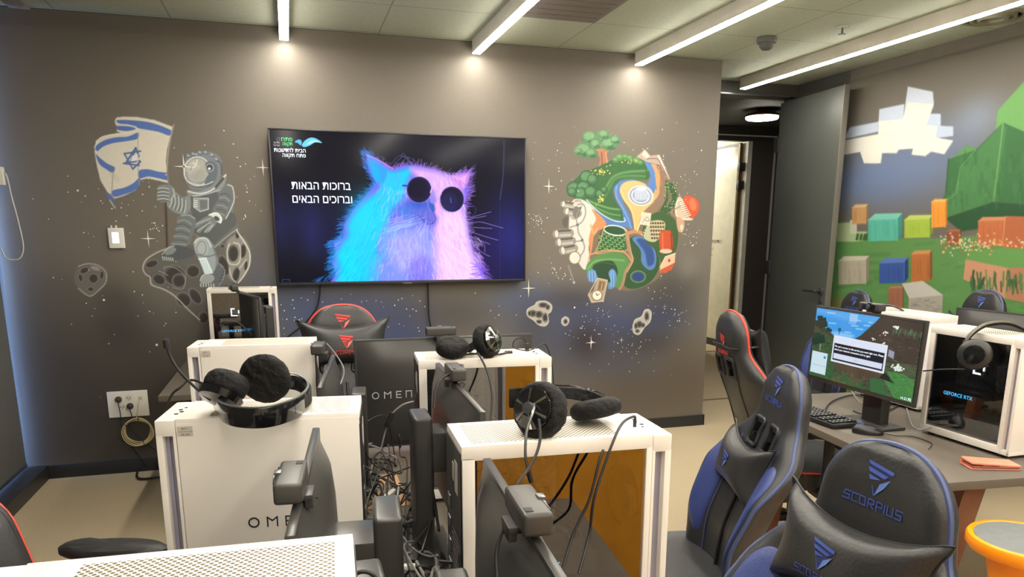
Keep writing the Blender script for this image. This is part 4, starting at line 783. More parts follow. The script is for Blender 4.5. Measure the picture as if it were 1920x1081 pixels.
def ceiling_things():
    for i, (px, py, x, yend, lab) in enumerate(((532.5, 72, .045, 4.955, 'glowing linear ceiling light ending above the left part of the television'), (892.8, 99.8, 1.24, 4.955, 'glowing linear ceiling light ending above the right end of the television'),
                                          (1195, 121, 2.40, 4.955, 'glowing linear ceiling light ending above the painted planet'), (1379, 170, 3.60, 5.5, 'glowing linear ceiling light nearest the blocky landscape wall'))):
        r = thing('linear_light', lab, 'ceiling light', (x, 0, 2.642), 0, 'linear ceiling lights')
        y1 = yend
        link('housing', box(NB(), (-.027, YF+.3, .004), (.027, y1, CEIL-2.642), .001), mat('housing_white', (240, 236, 226), .5), r)
        link('diffuser', box(NB(), (-.0255, YF+.3, -.0015), (.0255, y1-.004, .0035), .001), M_STRIP, r)
    r = thing('motion_sensor', 'small dark round sensor on the ceiling tile near the corridor', 'sensor', tuple(onz(1438, 70, CEIL)))
    link('sensor_base', lathe(NB(), [(.062, -.001), (.064, -.02), (.058, -.035)], seg=28), mat('sensor_grey', (92, 94, 92), .5), r); link('sensor_dome', lathe(NB(), [(.045, -.035), (.042, -.06), (.026, -.075), (.005, -.078)], seg=28), mat('sensor_grey'), r)
    r = thing('sprinkler', 'small metal fire sprinkler hanging from the ceiling', 'sprinkler', tuple(onz(1580, 50, CEIL)))
    link('escutcheon', lathe(NB(), [(.04, -.001), (.038, -.008)], seg=24), M_CEIL, r); link('sprinkler_head', lathe(NB(), [(.006, -.008), (.006, -.04), (.022, -.042), (.022, -.045)], seg=16), M_GREYM, r)
    t = box(NB(), (1.225, 3.775, CEIL-.004), (1.815, 4.36, CEIL-.0005), .001)
    for k in range(6): box(t, (1.25+k*.0, 3.80+k*.092, CEIL-.007), (1.79, 3.85+k*.092, CEIL-.004))
    tag(link('return_air_grille', t, mat('grille_grey', (124, 116, 112), .6)), 'dark grey square air grille set in the ceiling between two light strips', 'air vent')
    c = onz(1868, 30, CEIL); r = thing('round_diffuser', 'round pale air diffuser at the ceiling by the right wall', 'air vent', (c.x-.02, c.y, CEIL))
    for k, rr in enumerate((.16, .12, .08)): link('diffuser_ring', lathe(NB(), [(rr, -.002-k*.004), (rr-.004, -.018-k*.005), (rr-.02, -.014-k*.005), (rr-.02, -.002)], seg=36), mat('diffuser_paint', (140, 138, 120), .6), r)

# ------------------------------------------------------------------ wall things
def wall_things():
    # mural motifs
    r = thing('space_mural', 'painted space mural with an astronaut, asteroids and a patchwork planet across the dark wall', 'mural', (0, YB-.001, 0))
    f = lambda a, b, o: np.stack([a, np.full_like(a, -o), b], -1)
    nm = {'flag': 'painted_flag', 'asteroid': 'painted_asteroid', 'astronaut': 'painted_astronaut', 'asteroid_left': 'painted_asteroid', 'asteroid_middle': 'painted_asteroid', 'asteroid_tiny': 'painted_asteroid', 'asteroid_right': 'painted_asteroid', 'planet': 'painted_planet'}
    lb = {'flag': 'painted white flag with blue stripes and a blue six-pointed star', 'asteroid': 'large painted asteroid under the astronaut', 'asteroid_left': 'small painted asteroid at the left', 'asteroid_middle': 'lumpy painted asteroid under the television corner', 'asteroid_tiny': 'tiny painted pebble', 'asteroid_right': 'long painted asteroid below the planet', 'planet': 'painted patchwork planet with tree, river, pipes and clock', 'astronaut': 'painted grey astronaut sitting with a flag pole'}
    full = wc.im.shape[:2]; rest = np.ones(full, bool)
    for k, off in (('flag', .0005), ('asteroid', .0005), ('astronaut', .001), ('asteroid_left', .0005), ('asteroid_middle', .0005), ('asteroid_tiny', .0005), ('asteroid_right', .0005), ('planet', .0005)):
        mk = wc.mask[k].copy()
        for a in ('astronaut',):
            if k in ('flag', 'asteroid'): mk &= ~wc.mask[a]
        setlabel(wc.mesh(nm[k], f, M_WALL, r, mk, 1, off), lb[k])
    # stars: small dots of paint
    R = random.Random(11); bm = NB(); 
    def dot(px, py, rad):
        p = ony(px, py, YB); n = 7; bm.faces.new([bm.verts.new((p.x+rad*math.cos(2*math.pi*i/n), -.0015, p.z+rad*math.sin(2*math.pi*i/n))) for i in range(n)])
    def spark(px, py, L):
        p = ony(px, py, YB)
        for a, l in ((0, L), (1, L*1.25), (2, L), (3, L*1.25)): 
            t = Vector((math.cos(a*math.pi/2), 0, math.sin(a*math.pi/2))); q = Vector((-t.z, 0, t.x)); c = Vector((p.x, -.0016, p.z)); bm.faces.new([bm.verts.new(c+q*L*.09), bm.verts.new(c+t*l), bm.verts.new(c-q*L*.09)])
        dot(px, py, L*.16)
    for px, py, rr in [(127, 330, .006), (146, 357, .011), (128, 360, .006), (160, 367, .007), (210, 391, .007), (267, 395, .006), (264, 295, .006), (327, 277, .005), (280, 350, .007), (238, 404, .006), (100, 520, .006), (195, 562, .011), (162, 568, .006), (252, 546, .007), (250, 509, .006), (330, 585, .006), (311, 606, .006), (308, 610, .005), (294, 646, .013), (281, 659, .005), (178, 578, .004), (173, 592, .005), (330, 490, .004), (457, 410, .006), (420, 245, .006), (384, 272, .005), (463, 360, .007), (290, 427, .004), (295, 452, .004), (445, 295, .006),
                       (549, 562, .007), (577, 562, .007), (527, 571, .006), (533, 582, .007), (566, 597, .006), (740, 572, .007), (784, 614, .006), (786, 620, .006), (640, 560, .006), (552, 600, .005), (705, 563, .005), (715, 566, .004), (935, 590, .007), (920, 582, .006), (968, 590, .005), (1170, 267, .006), (1187, 281, .005), (1315, 282, .009), (1306, 327, .006), (1023, 390, .006), (1000, 412, .006), (993, 434, .005), (1298, 460, .01), (1305, 455, .006), (1040, 505, .007), (1060, 516, .006), (1098, 592, .006), (1122, 578, .007), (1077, 576, .011), (1240, 517, .007), (1265, 580, .008), (1152, 610, .006), (1198, 652, .006), (1060, 625, .006), (1110, 640, .009), (1213, 600, .006), (1250, 632, .005), (1272, 655, .007), (1218, 637, .005), (1290, 420, .006)]: dot(px, py, rr*.62)
    for cx, cy, n, s in ((295, 425, 14, 7), (275, 365, 8, 30), (300, 300, 6, 25), (1008, 408, 26, 9), (1040, 515, 20, 13), (1029, 297, 12, 22), (1290, 350, 16, 18), (1250, 290, 20, 26), (1295, 440, 16, 10), (1270, 592, 22, 14), (1100, 620, 20, 20), (1180, 648, 26, 22), (1130, 590, 16, 25), (1240, 560, 16, 20), (545, 590, 14, 22), (660, 580, 12, 30), (770, 590, 14, 30), (230, 590, 10, 60), (150, 400, 8, 50), (200, 480, 12, 60), (430, 300, 8, 30), (470, 380, 8, 25), (940, 600, 8, 30), (1200, 640, 14, 60), (1060, 360, 8, 20)):
        for k in range(n):
            px, py = cx+R.gauss(0, s), cy+R.gauss(0, s)
            if px > 1316 or (500 < px < 990 and py < 535): continue
            dot(px, py, R.choice((.0022, .003, .004)))
    for p, L in (((345, 312), .06), ((278, 447), .045), ((493, 314), .045), ((1029, 349), .045), ((991, 540), .055), ((1108, 642), .045), ((1165, 637), .02)): spark(*p, L)
    o = link('painted_stars', bm, mat('star_paint', (232, 232, 226), .6), r, None); o['kind'] = 'stuff'
    # second mural
    y0, y1 = 1.3, 5.0
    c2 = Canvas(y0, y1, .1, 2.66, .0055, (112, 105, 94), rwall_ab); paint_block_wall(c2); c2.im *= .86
    r = thing('landscape_mural', 'painted wall landscape of green blocks, block clouds and coloured cubes', 'mural', (XR-.005, 0, 0)); M2 = vcol_mat('landscape_paint', .62)
    g = lambda a, b, o: np.stack([np.full_like(a, -o), a, b], -1)
    c2.mesh('painted_sky', g, M2, r, None, 2, 0.)
    for k, n, off in (('meadow', 'painted_meadow', .0005), ('tree', 'painted_tree', .0012), ('cloud', 'painted_cloud', .0012), ('blocks', 'painted_blocks', .0018)):
        mk = c2.mask[k].copy()
        if k == 'meadow': mk &= ~c2.mask['blocks']
        c2.mesh(n, g, M2, r, mk, 1, off)
    # television
    r = thing('television', 'large flat television on the dark wall showing a blue and pink cat in sunglasses', 'television', (0, TVY, 0))
    x0, x1, z0, z1 = TVX0, TVX1, TVZ0, TVZ1
    link('tv_body', box(NB(), (x0-.01, .001, z0-.018), (x1+.01, .045, z1+.01), .004), M_BLACKG, r)
    link('wall_bracket', box(NB(), (.5, .04, 1.4), (1.0, YB-TVY-.002, 1.9)), M_BLACK, r)
    bm = NB(); box(bm, (x0-.011, -.004, z0-.019), (x1+.011, .004, z0-.002), .002); box(bm, (x0-.011, -.004, z1+.001), (x1+.011, .004, z1+.011), .002); box(bm, (x0-.011, -.004, z0-.01), (x0-.001, .004, z1+.01), .002); box(bm, (x1+.001, -.004, z0-.01), (x1+.011, .004, z1+.01), .002)
    link('bezel', bm, mat('bezel_dark', (60, 60, 66), .3, .5), r)
    link('maker_plate', box(NB(), ((x0+x1)/2-.03, -.008, z0-.022), ((x0+x1)/2+.03, 0, z0-.014), .001), M_GREYM, r)
    ct = Canvas(x0, x1, z0, z1, .0031, (16, 16, 24), tv_ab); paint_tv(ct)
    mm = vcol_mat('tv_picture', .12, 1.05, .12); scr = ct.mesh('screen', lambda a, b, o: np.stack([a, np.full_like(a, -.0005), b], -1), mm, r)
    mt = mat('screen_text_white', (230, 240, 255), .4, emit=((225, 238, 250), .8))
    def heb(s, pR, pT, z_up, size, m_, xs=1.):
        R_ = ony(*pR, TVY)    # right-hand end of the line
        bm = text_bm(s[::-1], size, lambda a, b, d: (R_.x+a, -.0018, R_.z+b), align='RIGHT', xs=xs); link('screen_text', bm, m_, scr, None)
    h = .092
    heb('ברוכות הבאות', (658, 356), 0, 0, .073, mt, .86); heb('וברוכים הבאים', (662, 381), 0, 0, .073, mt, .86)
    heb('הבית לחדשנות', (574, 286), 0, 0, .034, mt, .92); heb('פתח תקווה', (574, 295), 0, 0, .032, mt, .95)
    mg = mat('screen_text_green', (70, 190, 120), .4, emit=((60, 180, 110), .8)); heb('פתח', (549, 265), 0, 0, .036, mg, 1.); heb('תקווה', (549, 273), 0, 0, .030, mg, .85)
    ms = mat('screen_text_grey', (150, 156, 170), .4, emit=((120, 126, 140), .6)); heb('מדינת', (525, 269), 0, 0, .015, ms); heb('ישראל', (525, 274), 0, 0, .015, ms)
    # two cables hanging below the television
    P = [ony(*p, 4.97) for p in ((600, 528), (599, 555), (592, 580), (572, 605), (552, 622), (500, 660))]
    tag(link('cable', tube(NB(), P, .006, 7), M_CABLE), 'black cable running down left from under the television', 'cable')
    P = [ony(*p, 4.97) for p in ((802, 526), (803, 560), (804, 590), (810, 625))]
    tag(link('cable', tube(NB(), P, .006, 7), M_CABLE), 'black cable hanging straight down from the television middle', 'cable')
    # thermostat panel
    p = ony(219, 446, YB); r = thing('wall_panel', 'small white wall control panel with a lit square between flag and asteroid', 'control panel', (p.x, YB, p.z))
    link('panel_plate', box(NB(), (-.043, -.016, -.06), (.043, -.001, .06), .004), M_WPL, r); link('lit_display', box(NB(), (-.022, -.018, -.03), (.014, -.0155, .034), .001), mat('display_lit', (240, 246, 252), .3, emit=((235, 245, 255), 1.1)), r)
    link('cable_ducts', box(box(NB(), (-.025, -.012, .059), (-.018, -.002, .075)), (0, -.012, .059), (.007, -.002, .075)), M_WPL, r)
    # socket plate
    p = ony(241, 756, YB); r = thing('socket_plate', 'wide white socket plate low on the wall with two plugs in it', 'socket', (p.x, YB, p.z)); W, H = .115, .083
    link('plate', box(NB(), (-W, -.014, -H), (W, -.001, H), .004), M_WPL, r)
    for (x, z) in ((-.05, .028), (.007, .038), (-.035, -.018), (.012, -.018)):
        s = link('socket', lathe(NB(), [(.021, 0), (.021, .002), (.017, .0025), (.016, .001)], (x, -.0135, z), (0, -1, 0), 24), mat('socket_white', (214, 212, 204), .4), r)
        link('pin_hole', box(box(box(NB(), (x-.010, -.0175, z-.003), (x-.006, -.0155, z+.006)), (x+.006, -.0175, z-.003), (x+.010, -.0155, z+.006)), (x-.002, -.0175, z-.012), (x+.002, -.0155, z-.007)), M_INK, s)
    link('network_jack', box(NB(), (.062, -.0165, .02), (.084, -.0135, .045), .001), mat('jack_cream', (190, 186, 170), .5), r)
    for i, (x, z, dz) in enumerate(((-.05, .034, .15), (.012, -.012, .1))):
        q = thing('power_plug', ['round black power plug in the upper left socket of the wall plate', 'black power plug in the lower middle socket of the wall plate'][i], 'plug', (p.x+x, YB-.016, p.z+z), 0, 'plugs in the wall plate')
        link('plug_body', lathe(NB(), [(.019, 0), (.02, .012), (.014, .022), (.006, .028)], (0, 0, 0), (0, -1, 0), 20), mat('plug_black', (52, 46, 34), .5), q)
        link('plug_cord', tube(NB(), [(0, -.02, -.004), (.002, -.026, -.03), (.004, -.014, -dz*.6), (.01-.02*i, -.012, -dz*1.5), (.12, -.01, -dz*3.)], .003, 7), M_CABLE, q)
    # coiled network cable
    cc = ony(259, 808, YB-.03); R = random.Random(2); q = thing('coiled_cable', 'cream network cable coiled and tied below the socket plate', 'cable', tuple(cc))
    bm = NB()
    for k in range(4):
        rr = .073+.006*k; tube(bm, [(rr*math.cos(a)+.004*math.sin(a*2+k), -.005*k+.004*math.sin(3*a+k), rr*.98*math.sin(a)+.003*math.cos(a*3+k)) for a in [2*math.pi*i/14 for i in range(14)]], .0032, 7, 3, True)
    jack = Vector((p.x+.073, YB-.02, p.z+.03))-cc
    tube(bm, [tuple(jack), tuple(jack+Vector((-.012, -.012, -.03))), tuple(jack+Vector((-.02, -.01, -.07))), (-.002, 0, .078)], .0032, 7)
    link('cable_coil', bm, M_CABLEY, q)
    for a in (1.45, 2.5, -1.2): link('cable_tie', tube(NB(), [(.082*math.cos(a)+.014*math.cos(a)*math.cos(t), .014*math.sin(t)-.007, .082*math.sin(a)+.014*math.sin(a)*math.cos(t)) for t in [2*math.pi*i/8 for i in range(8)]], .0025, 6, 3, True), M_BLACK, q)
    P = [onz(*p_, .012) for p_ in ((258, 882), (257, 893), (268, 897), (300, 894), (380, 885))]
    tag(link('floor_cable', tube(NB(), P, .007, 7), M_CABLE), 'black cable lying on the floor against the baseboard', 'cable')
# ------------------------------------------------------------------ desks
DZ = .72
def desk(name, label, x0, x1, y0, y1, rz=0., wood=True, legs=True, th=.03):
    cx, cy = (x0+x1)/2, (y0+y1)/2; a, b = (x1-x0)/2, (y1-y0)/2
    r = thing(name, label, 'desk', (cx, cy, 0), rz)
    link('tabletop', box(NB(), (-a, -b, DZ-th), (a, b, DZ), .002), M_DESK, r)
    bm = NB(); box(bm, (-a+.12, -b+.15, DZ-th-.04), (a-.12, -b+.18, DZ-th)); box(bm, (-a+.12, b-.18, DZ-th-.04), (a-.12, b-.15, DZ-th)); box(bm, (-a+.12, -b+.15, DZ-th-.04), (-a+.15, b-.15, DZ-th)); box(bm, (a-.15, -b+.15, DZ-th-.04), (a-.12, b-.15, DZ-th)); link('under_frame', bm, M_BASE, r)
    for sx in (-1, 1):
        for sy in (-1, 1):
            P = Vector((sx*(a-.21), sy*(b-.1), DZ-th-.01)); Q = Vector((sx*(a-.09), sy*(b-.12), 0)); s = .036
            bm = NB(); A = [bm.verts.new(P+Vector((i*s*1.15, j*s, 0))) for i, j in ((-1, -1), (1, -1), (1, 1), (-1, 1))]; B = [bm.verts.new(Q+Vector((i*s, j*s*.8, 0))) for i, j in ((-1, -1), (1, -1), (1, 1), (-1, 1))]
            bm.faces.new(A); bm.faces.new(B[::-1])
            for i in range(4): bm.faces.new((A[i], B[i], B[(i+1) % 4], A[(i+1) % 4]))
            bmesh.ops.recalc_face_normals(bm, faces=bm.faces[:]); link('leg', bm, M_WOOD, r, 30)
    return r

# ------------------------------------------------------------------ computer towers. front at -x, plain side at -y, glass side at +y
TL_, TW_, TH_ = .396, .166, .433
def tower_proto():
    r = thing('computer_tower', 'x', 'computer')
    L, W, H = TL_/2, TW_/2, TH_
    fx = -L+.038
    bm = NB()   # shell: top, bottom, floor pan, back column, front plate
    box(bm, (fx, -W, H-.026), (L, W, H-.001), .003); box(bm, (fx, -W, .012), (L, W, .04), .003)
    box(bm, (L-.024, W-.014, .03), (L-.001, W, H-.02), .002); box(bm, (fx, W-.014, .03), (fx+.012, W, H-.02), .002)
    link('case_shell', bm, M_WHITE, r)
    bm = NB(); box(bm, (-L, -W, H-.034), (fx, W, H-.001), .003); box(bm, (-L, -W, .012), (-L+.013, W, H-.03), .002); box(bm, (fx-.006, -W, .012), (fx, W, H-.03), .001); box(bm, (-L, -W, .012), (fx, W, .03), .002)
    fp = link('front_panel', bm, M_WHITE, r)
    link('side_slot', box(box(NB(), (-L+.012, -W+.016, .03), (fx-.005, W-.016, H-.034)), (-L+.02, -W+.008, .03), (-L+.023, -W+.017, H-.034)), M_RECESS, fp)
    sp = link('side_panel', box(NB(), (fx+.0015, -W-.001, .014), (L-.001, -W+.006, H-.0075), .0015), mat('case_panel', (232, 225, 216), .45, noise=(4, .02)), r)
    f = lambda a, b, d: (a, -W-.0014-d, b)
    link('maker_lettering', brand(NB(), -.034, .199, .0195, f, .14), M_INK, sp, None)
    st = link('asset_label', box(NB(), (fx+.004, -W-.0016, H-.034), (fx+.033, -W-.0008, H-.0135)), M_LABEL, r)
    bm = text_bm('807/1', .006, lambda a, b, d: (fx+.0185+a, -W-.002, H-.0205+b), align='CENTER'); join(bm, text_bm('CODE 0374 10 7302', .0032, lambda a, b, d: (fx+.0185+a, -W-.002, H-.0255+b), align='CENTER')); join(bm, text_bm('90,350', .0058, lambda a, b, d: (fx+.0185+a, -W-.002, H-.0325+b), align='CENTER')); link('label_print', bm, M_INK, st, None)
    tp = link('top_panel', box(NB(), (fx+.0005, -W+.001, H-.002), (L-.0005, W-.001, H+.0004), .0003), M_WHITE, r)
    tm = NB(); box(tm, (-L+.10, -W+.02, H+.0003), (L-.022, W-.02, H+.0009)); link('vent_mesh', tm, M_PERF, tp)
    pb = NB()
    for k, s in enumerate((.0045, .0045, .0045, .0032)): lathe(pb, [(s, 0), (s, .0006)], (-L+.028+(k % 2)*.006, -.03+k*.018, H-.0006), (0, 0, 1), 12)
    link('port', pb, M_INK, tp)
    # back
    bm = NB(); box(bm, (L-.002, -W+.004, .02), (L+.002, W-.004, H-.012), .001); bk = link('back_panel', bm, M_BLACK, r)
    bm = NB()
    for k in range(16): box(bm, (L+.0018, -.02, .08+k*.011), (L+.0024, .06, .084+k*.011), M=Matrix.Translation((0, 0, .0))@Matrix.Shear('XZ', 4, (0, 0)))
    link('vent_slots', bm, mat('slot_brown', (84, 72, 62), .5), bk)
    st = NB(); box(st, (L+.002, .02, H-.10), (L+.0026, .05, H-.04)); box(st, (L+.002, -.005, H-.085), (L+.0026, .01, H-.05)); link('sticker', st, M_LABEL, bk)
    sk = NB()
    for k in range(5): box(sk, (L+.002, -.06, .10+k*.045), (L+.004, -.03, .125+k*.045), .001)
    link('rear_ports', sk, M_GREYM, bk)
    # inside
    bm = NB(); box(bm, (fx, -W+.006, .02), (L-.003, -W+.012, H-.02)); box(bm, (fx, -W+.008, .028), (L-.003, W-.014, .034)); box(bm, (fx-.001, -W+.01, .03), (fx+.003, W-.014, H-.03)); box(bm, (L-.005, -W+.01, .03), (L-.003, W-.014, H-.03)); box(bm, (fx, -W+.01, H-.03), (L-.003, W-.014, H-.027))
    ins = link('case_inside', bm, M_DKIN, r)
    link('power_shroud', box(NB(), (fx+.01, -W+.012, .034), (L-.006, W-.03, .115), .002), M_SHROUD, ins)
    bm = NB(); box(bm, (-.02, -W+.012, .14), (L-.01, -W+.018, H-.04)); R = random.Random(4)
    for k in range(60): x = R.uniform(-.01, L-.03); z = R.uniform(.15, H-.06); s = R.uniform(.003, .012); box(bm, (x, -W+.017, z), (x+s, -W+.02+R.random()*.008, z+s*R.uniform(.5, 2)))
    link('circuit_board', bm, M_CHIP, ins)
    g = link('graphics_card', box(NB(), (-.07, -W+.03, .155), (L-.012, W-.035, .20), .004), M_BLACK, r)
    bm = text_bm('GEFORCE RTX', .020, lambda a, b, d: (.135-a, W-.0345, .170+b)); link('lit_lettering', bm, M_LEDB, g, None)
    link('graphics_fan', lathe(NB(), [(.03, 0), (.034, -.006), (.02, -.008), (.01, -.004)], (.03, -.02, .155), (0, 0, 1)), M_BLACKG, g)
    for z in (.30, .19): 
        pass
    fan = link('cooling_fan', lathe(NB(), [(.058, 0), (.06, .02), (.05, .022), (.048, .008), (.02, .006), (.018, .024), (.003, .025)], (fx+.012, .0, .29), (1, 0, 0), 30), M_BLACKG, ins)
    cl = link('cooler', lathe(NB(), [(.034, 0), (.036, .03), (.03, .036), (.003, .037)], (.055, -W+.02, .282), (0, 1, 0), 30), M_BLACKG, r)
    s = .021; fz = lambda a, b, d: (.055-a, -W+.0585+d, .282+b)
    link('lit_emblem', strokes(NB(), [[(-s*.2, s), (-s, s), (-s, -s), (s*.9, -s)], [(s, s*.4), (s, -s*.2)]], .0075, fz), M_LED, cl, None)
    bm = NB()
    for k in range(7): tube(bm, [(.05+R.uniform(-.03, .05), -W+.03, .28), (.0+R.uniform(-.03, .03), -.01+R.uniform(-.02, .02), .25), (-.05+R.uniform(-.02, .02), -.02, .2), (-.07+k*.02, -.03, .11)], .003, 5, 4)
    link('inner_wires', bm, M_CABLE, ins)
    link('glass_panel', box(NB(), (fx+.010, W-.008, .032), (L-.020, W-.004, H-.024)), M_GLASS, r)
    for sx in (-1, 1):
        for sy in (-1, 1): link('foot', lathe(NB(), [(.014, 0), (.016, .013)], (sx*(L-.04), sy*(W-.025), 0)), M_BLACK, r)
    return r
def rad(a): return math.radians(a)
def place_towers():
    P = tower_proto(); first = True
    for (x, y, a, z, lab) in ((-.068, 1.595, -7, DZ, 'white computer tower with a plain lettered side, under the headset with a raised microphone'),
                           (-.147, .796, -3.2, DZ, 'white computer tower nearest the camera, only its perforated top in view at bottom left'),
                           (-.1285, 2.583, -5, DZ, 'plain white computer tower standing behind the lettered one at left'),
                           (.541, 2.122, 175, DZ, 'white computer tower with dark glass side under the headset with a shiny ear plate'),
                           (.467, 1.259, 177, DZ, 'large white computer tower at front centre with an amber reflection in its glass'),
                           (-.285, 4.76, 180, DZ+.025, 'small distant white computer tower with a lit emblem against the mural wall'),
                           (2.503, 2.087, 90, DZ, 'white computer tower with dark glass side on the right desk, headset hanging over it'),
                           (2.757, 2.74, 90, DZ, 'white computer tower behind the lit monitor, only its top in view')):
        o = P if first else dup(P); first = False
        o.location = (x, y, z); o.rotation_euler = (0, 0, rad(a)); o['label'] = lab; o['group'] = 'white computer towers'

# ------------------------------------------------------------------ monitors: screen faces -y, origin at bottom centre of the stand on the desk
def monitor(label, x, y, a, top=1.15, W=.61, H=.365, tilt=0., z=DZ, post_top=None, po=.028, logo=False, group='monitors'):
    r = thing('monitor', label, 'monitor', (x, y, z), rad(a), group)
    T = Matrix.Translation((0, 0, top-z))@Matrix.Rotation(-tilt, 4, 'X')     # hang from the top edge
    bm = NB(); h = W/2
    box(bm, (-h, 0, -H), (h, .014, 0), .003, M=T)
    # bulged rear shell
    nx, nz = 14, 8; G = []
    for sgn in (1,):
        for i in range(nx+1):
            row = []
            for j in range(nz+1):
                u = -1+2*i/nx; v = -1+2*j/nz; yy = .013+.034*(max(0, 1-u**4)*max(0, 1-v**4))**.6
                row.append(bm.verts.new(T@Vector((u*(h-.006), yy, -H/2+v*(H/2-.006)))))
            G.append(row)
    for i in range(nx):
        for j in range(nz): bm.faces.new((G[i][j], G[i][j+1], G[i+1][j+1], G[i+1][j]))
    link('monitor_shell', bm, M_MON, r, 35)
    scr = link('screen', box(NB(), (-h+.01, -.0012, -H+.018), (h-.01, .002, -.010), M=T), M_BLACKG, r)
    if logo:
        f = lambda a_, b_, d: T@Vector((-a_, .0495+d, b_))
        link('maker_lettering', brand(NB(), -.275, -.208, .0225, lambda a_, b_, d: T@Vector((-a_, .0485+d, b_)), .13), M_INKW, r, None)
    pt = post_top or (top-z-.07)
    post = link('stand_post', box(NB(), (-.055, .048+po, .0), (.055, .094+po, pt), .008, 3), M_MON, r)
    link('stand_base', box(NB(), (-.12, .0+po, 0), (.12, .12+po, .012), .004), M_MON, r)
    link('mount_plate', box(NB(), (-.05, .03, pt-.14), (.05, .06+po, pt-.04), .004), M_MON, r)
    return r, T, scr
def webcam(label, x, y, z, a):
    r = thing('webcam', label, 'webcam', (x, y, z), rad(a), 'webcams on the monitors')
    link('camera_body', box(NB(), (-.055, -.019, .008), (.055, .019, .038), .006, 3), mat('webcam_grey', (62, 60, 57), .4), r)
    b = link('lens_panel', box(NB(), (-.035, -.021, .011), (.035, -.017, .035), .002), M_BLACKG, r); link('lens', lathe(NB(), [(.010, 0), (.010, .003), (.007, .004)], (0, -.0205, .023), (0, -1, 0), 18), M_GREYM, b)
    link('status_plate', box(NB(), (-.045, .004, .0375), (-.032, .014, .0388)), M_INK, r); link('privacy_slider', box(NB(), (-.006, -.022, .0372), (.010, -.012, .0405), .001), M_GREYM, r)
    link('clip', box(box(NB(), (-.022, -.008, 0), (.022, .03, .009), .002), (-.02, .018, -.012), (.02, .030, .005), .003), M_MON, r)
    return r
def cam_cable(label, pts, rr=.0022, m=None):
    return tag(link('cable', tube(NB(), pts, rr, 6), m or M_CABLE), label, 'cable')
def place_monitors():
    # left column, screens to the left (-x); right column, screens to the right (+x)
    monitor('monitor seen edge-on in front of the lettered white tower', -.002, 1.15, -95.5, 1.15, W=.52, po=.06)
    webcam('webcam on the edge-on monitor in front of the lettered tower', -.016, 1.03, 1.15, -95.5)
    monitor('monitor seen edge-on in front of the amber-reflecting glass tower', .284, .87, 86, 1.15, W=.52, post_top=.34)
    webcam('webcam on the edge-on monitor in front of the amber-reflecting tower', .272, .835, 1.15, 86)
    monitor('monitor seen edge-on in front of the middle glass tower', .385, 1.735, 88, 1.15, W=.60)
    webcam('webcam on the edge-on monitor before the middle glass tower', .382, 1.77, 1.15, 88)
    monitor('monitor seen edge-on beside the plain rear white tower', .085, 2.30, -97, 1.10, W=.56)
    webcam('webcam beside the red chair, on the monitor by the plain rear tower', .072, 2.42, 1.125, -97)
    monitor('black monitor seen from behind with white lettering, between the white towers', .53, 2.62, 179, 1.14, W=.66, H=.40, logo=True)
    webcam('webcam on the lettered black monitor, behind the shiny headset', .51, 2.60, 1.14, 179)
    monitor('small distant monitor seen edge-on before the far white tower', -.235, 4.36, -75, 1.17, W=.5)
    webcam('tiny webcam on the distant monitor by the mural wall', -.32, 4.50, 1.175, -75)
    r, T, scr = monitor('lit monitor on the right desk showing a green landscape and a message box', 2.238, 2.436, -90.4, 1.197, .61, .33, .047, group=None)
    if 'group' in r: del r['group']
    cs = Canvas(0, 1000, 0, 632, 2.6, (70, 80, 60), lambda x, y: (x, 632-y)); paint_screen(cs)
    def f(a, b, o):
        q = np.array(T); P = np.stack([(a/1000-.5)*(.61-.022), np.full_like(a, -.0018), -.33+.018+(b/632)*(.33-.029), np.ones_like(a)], -1); return (P@q.T)[:, :3]
    pic = cs.mesh('picture', f, vcol_mat('monitor_picture', .15, .8, .5), scr)
    mt = mat('screen_text_white'); mf = mat('screen_text_faint', (170, 176, 196), .4, emit=((150, 158, 184), .7)); md = mat('screen_text_shade', (150, 158, 176), .4, emit=((120, 130, 158), .6))
    def st(s, x, y, size, m_, al='LEFT'):
        k = .588/1000
        bm = text_bm(s, size*k, lambda a, b, d: T@Vector(((x/1000-.5)*.588+a, -.0024, -.33+.018+((632-y)/632)*.301+b)), align=al); link('screen_text', bm, m_, scr, None)
    st("We can't connect to the service you need right now. Please", 242, 322, 19.5, mt); st('check your internet connection and try again.', 242, 350, 19.5, mt); st('Sign In Required', 478, 262, 24, mf, 'CENTER'); st('Sign in', 476, 410, 22, md, 'CENTER'); st('v1.21.93', 905, 622, 26, mt)
    webcam('webcam on top of the lit monitor on the right desk', 2.25, 2.42, 1.198, -90)
    monitor('black monitor seen from behind near the landscape mural', 3.08, 2.46, 96, 1.165, W=.56)
    webcam('webcam on the black monitor near the landscape mural', 3.07, 2.33, 1.165, 96)
    rr, T2, s2 = monitor('monitor with a bright blue screen behind the right tower, mostly cut off', 3.1, 2.04, -95, 1.15, W=.56)
    s2.data.materials[0] = mat('blue_screen', (120, 170, 230), .2, emit=((110, 160, 235), .9))
    # one more stand column standing on the cabled desk, front left
    for i, p in enumerate(((.068, .90, 1.09),)):
        t = thing('docking_box', 'black box with a cable looping over it beside the nearest white tower', 'box', (p[0]+.0, p[1], DZ)); link('box_body', box(NB(), (-.022, -.05, 0), (.026, .03, p[2]-DZ), .008, 3), M_MON, t)
        link('cord', tube(NB(), [(-.02, -.052, .36), (-.012, -.06, .393), (.01, -.062, .385), (.022, -.06, .33), (.024, -.06, .2)], .0028, 7), M_CABLE, t)

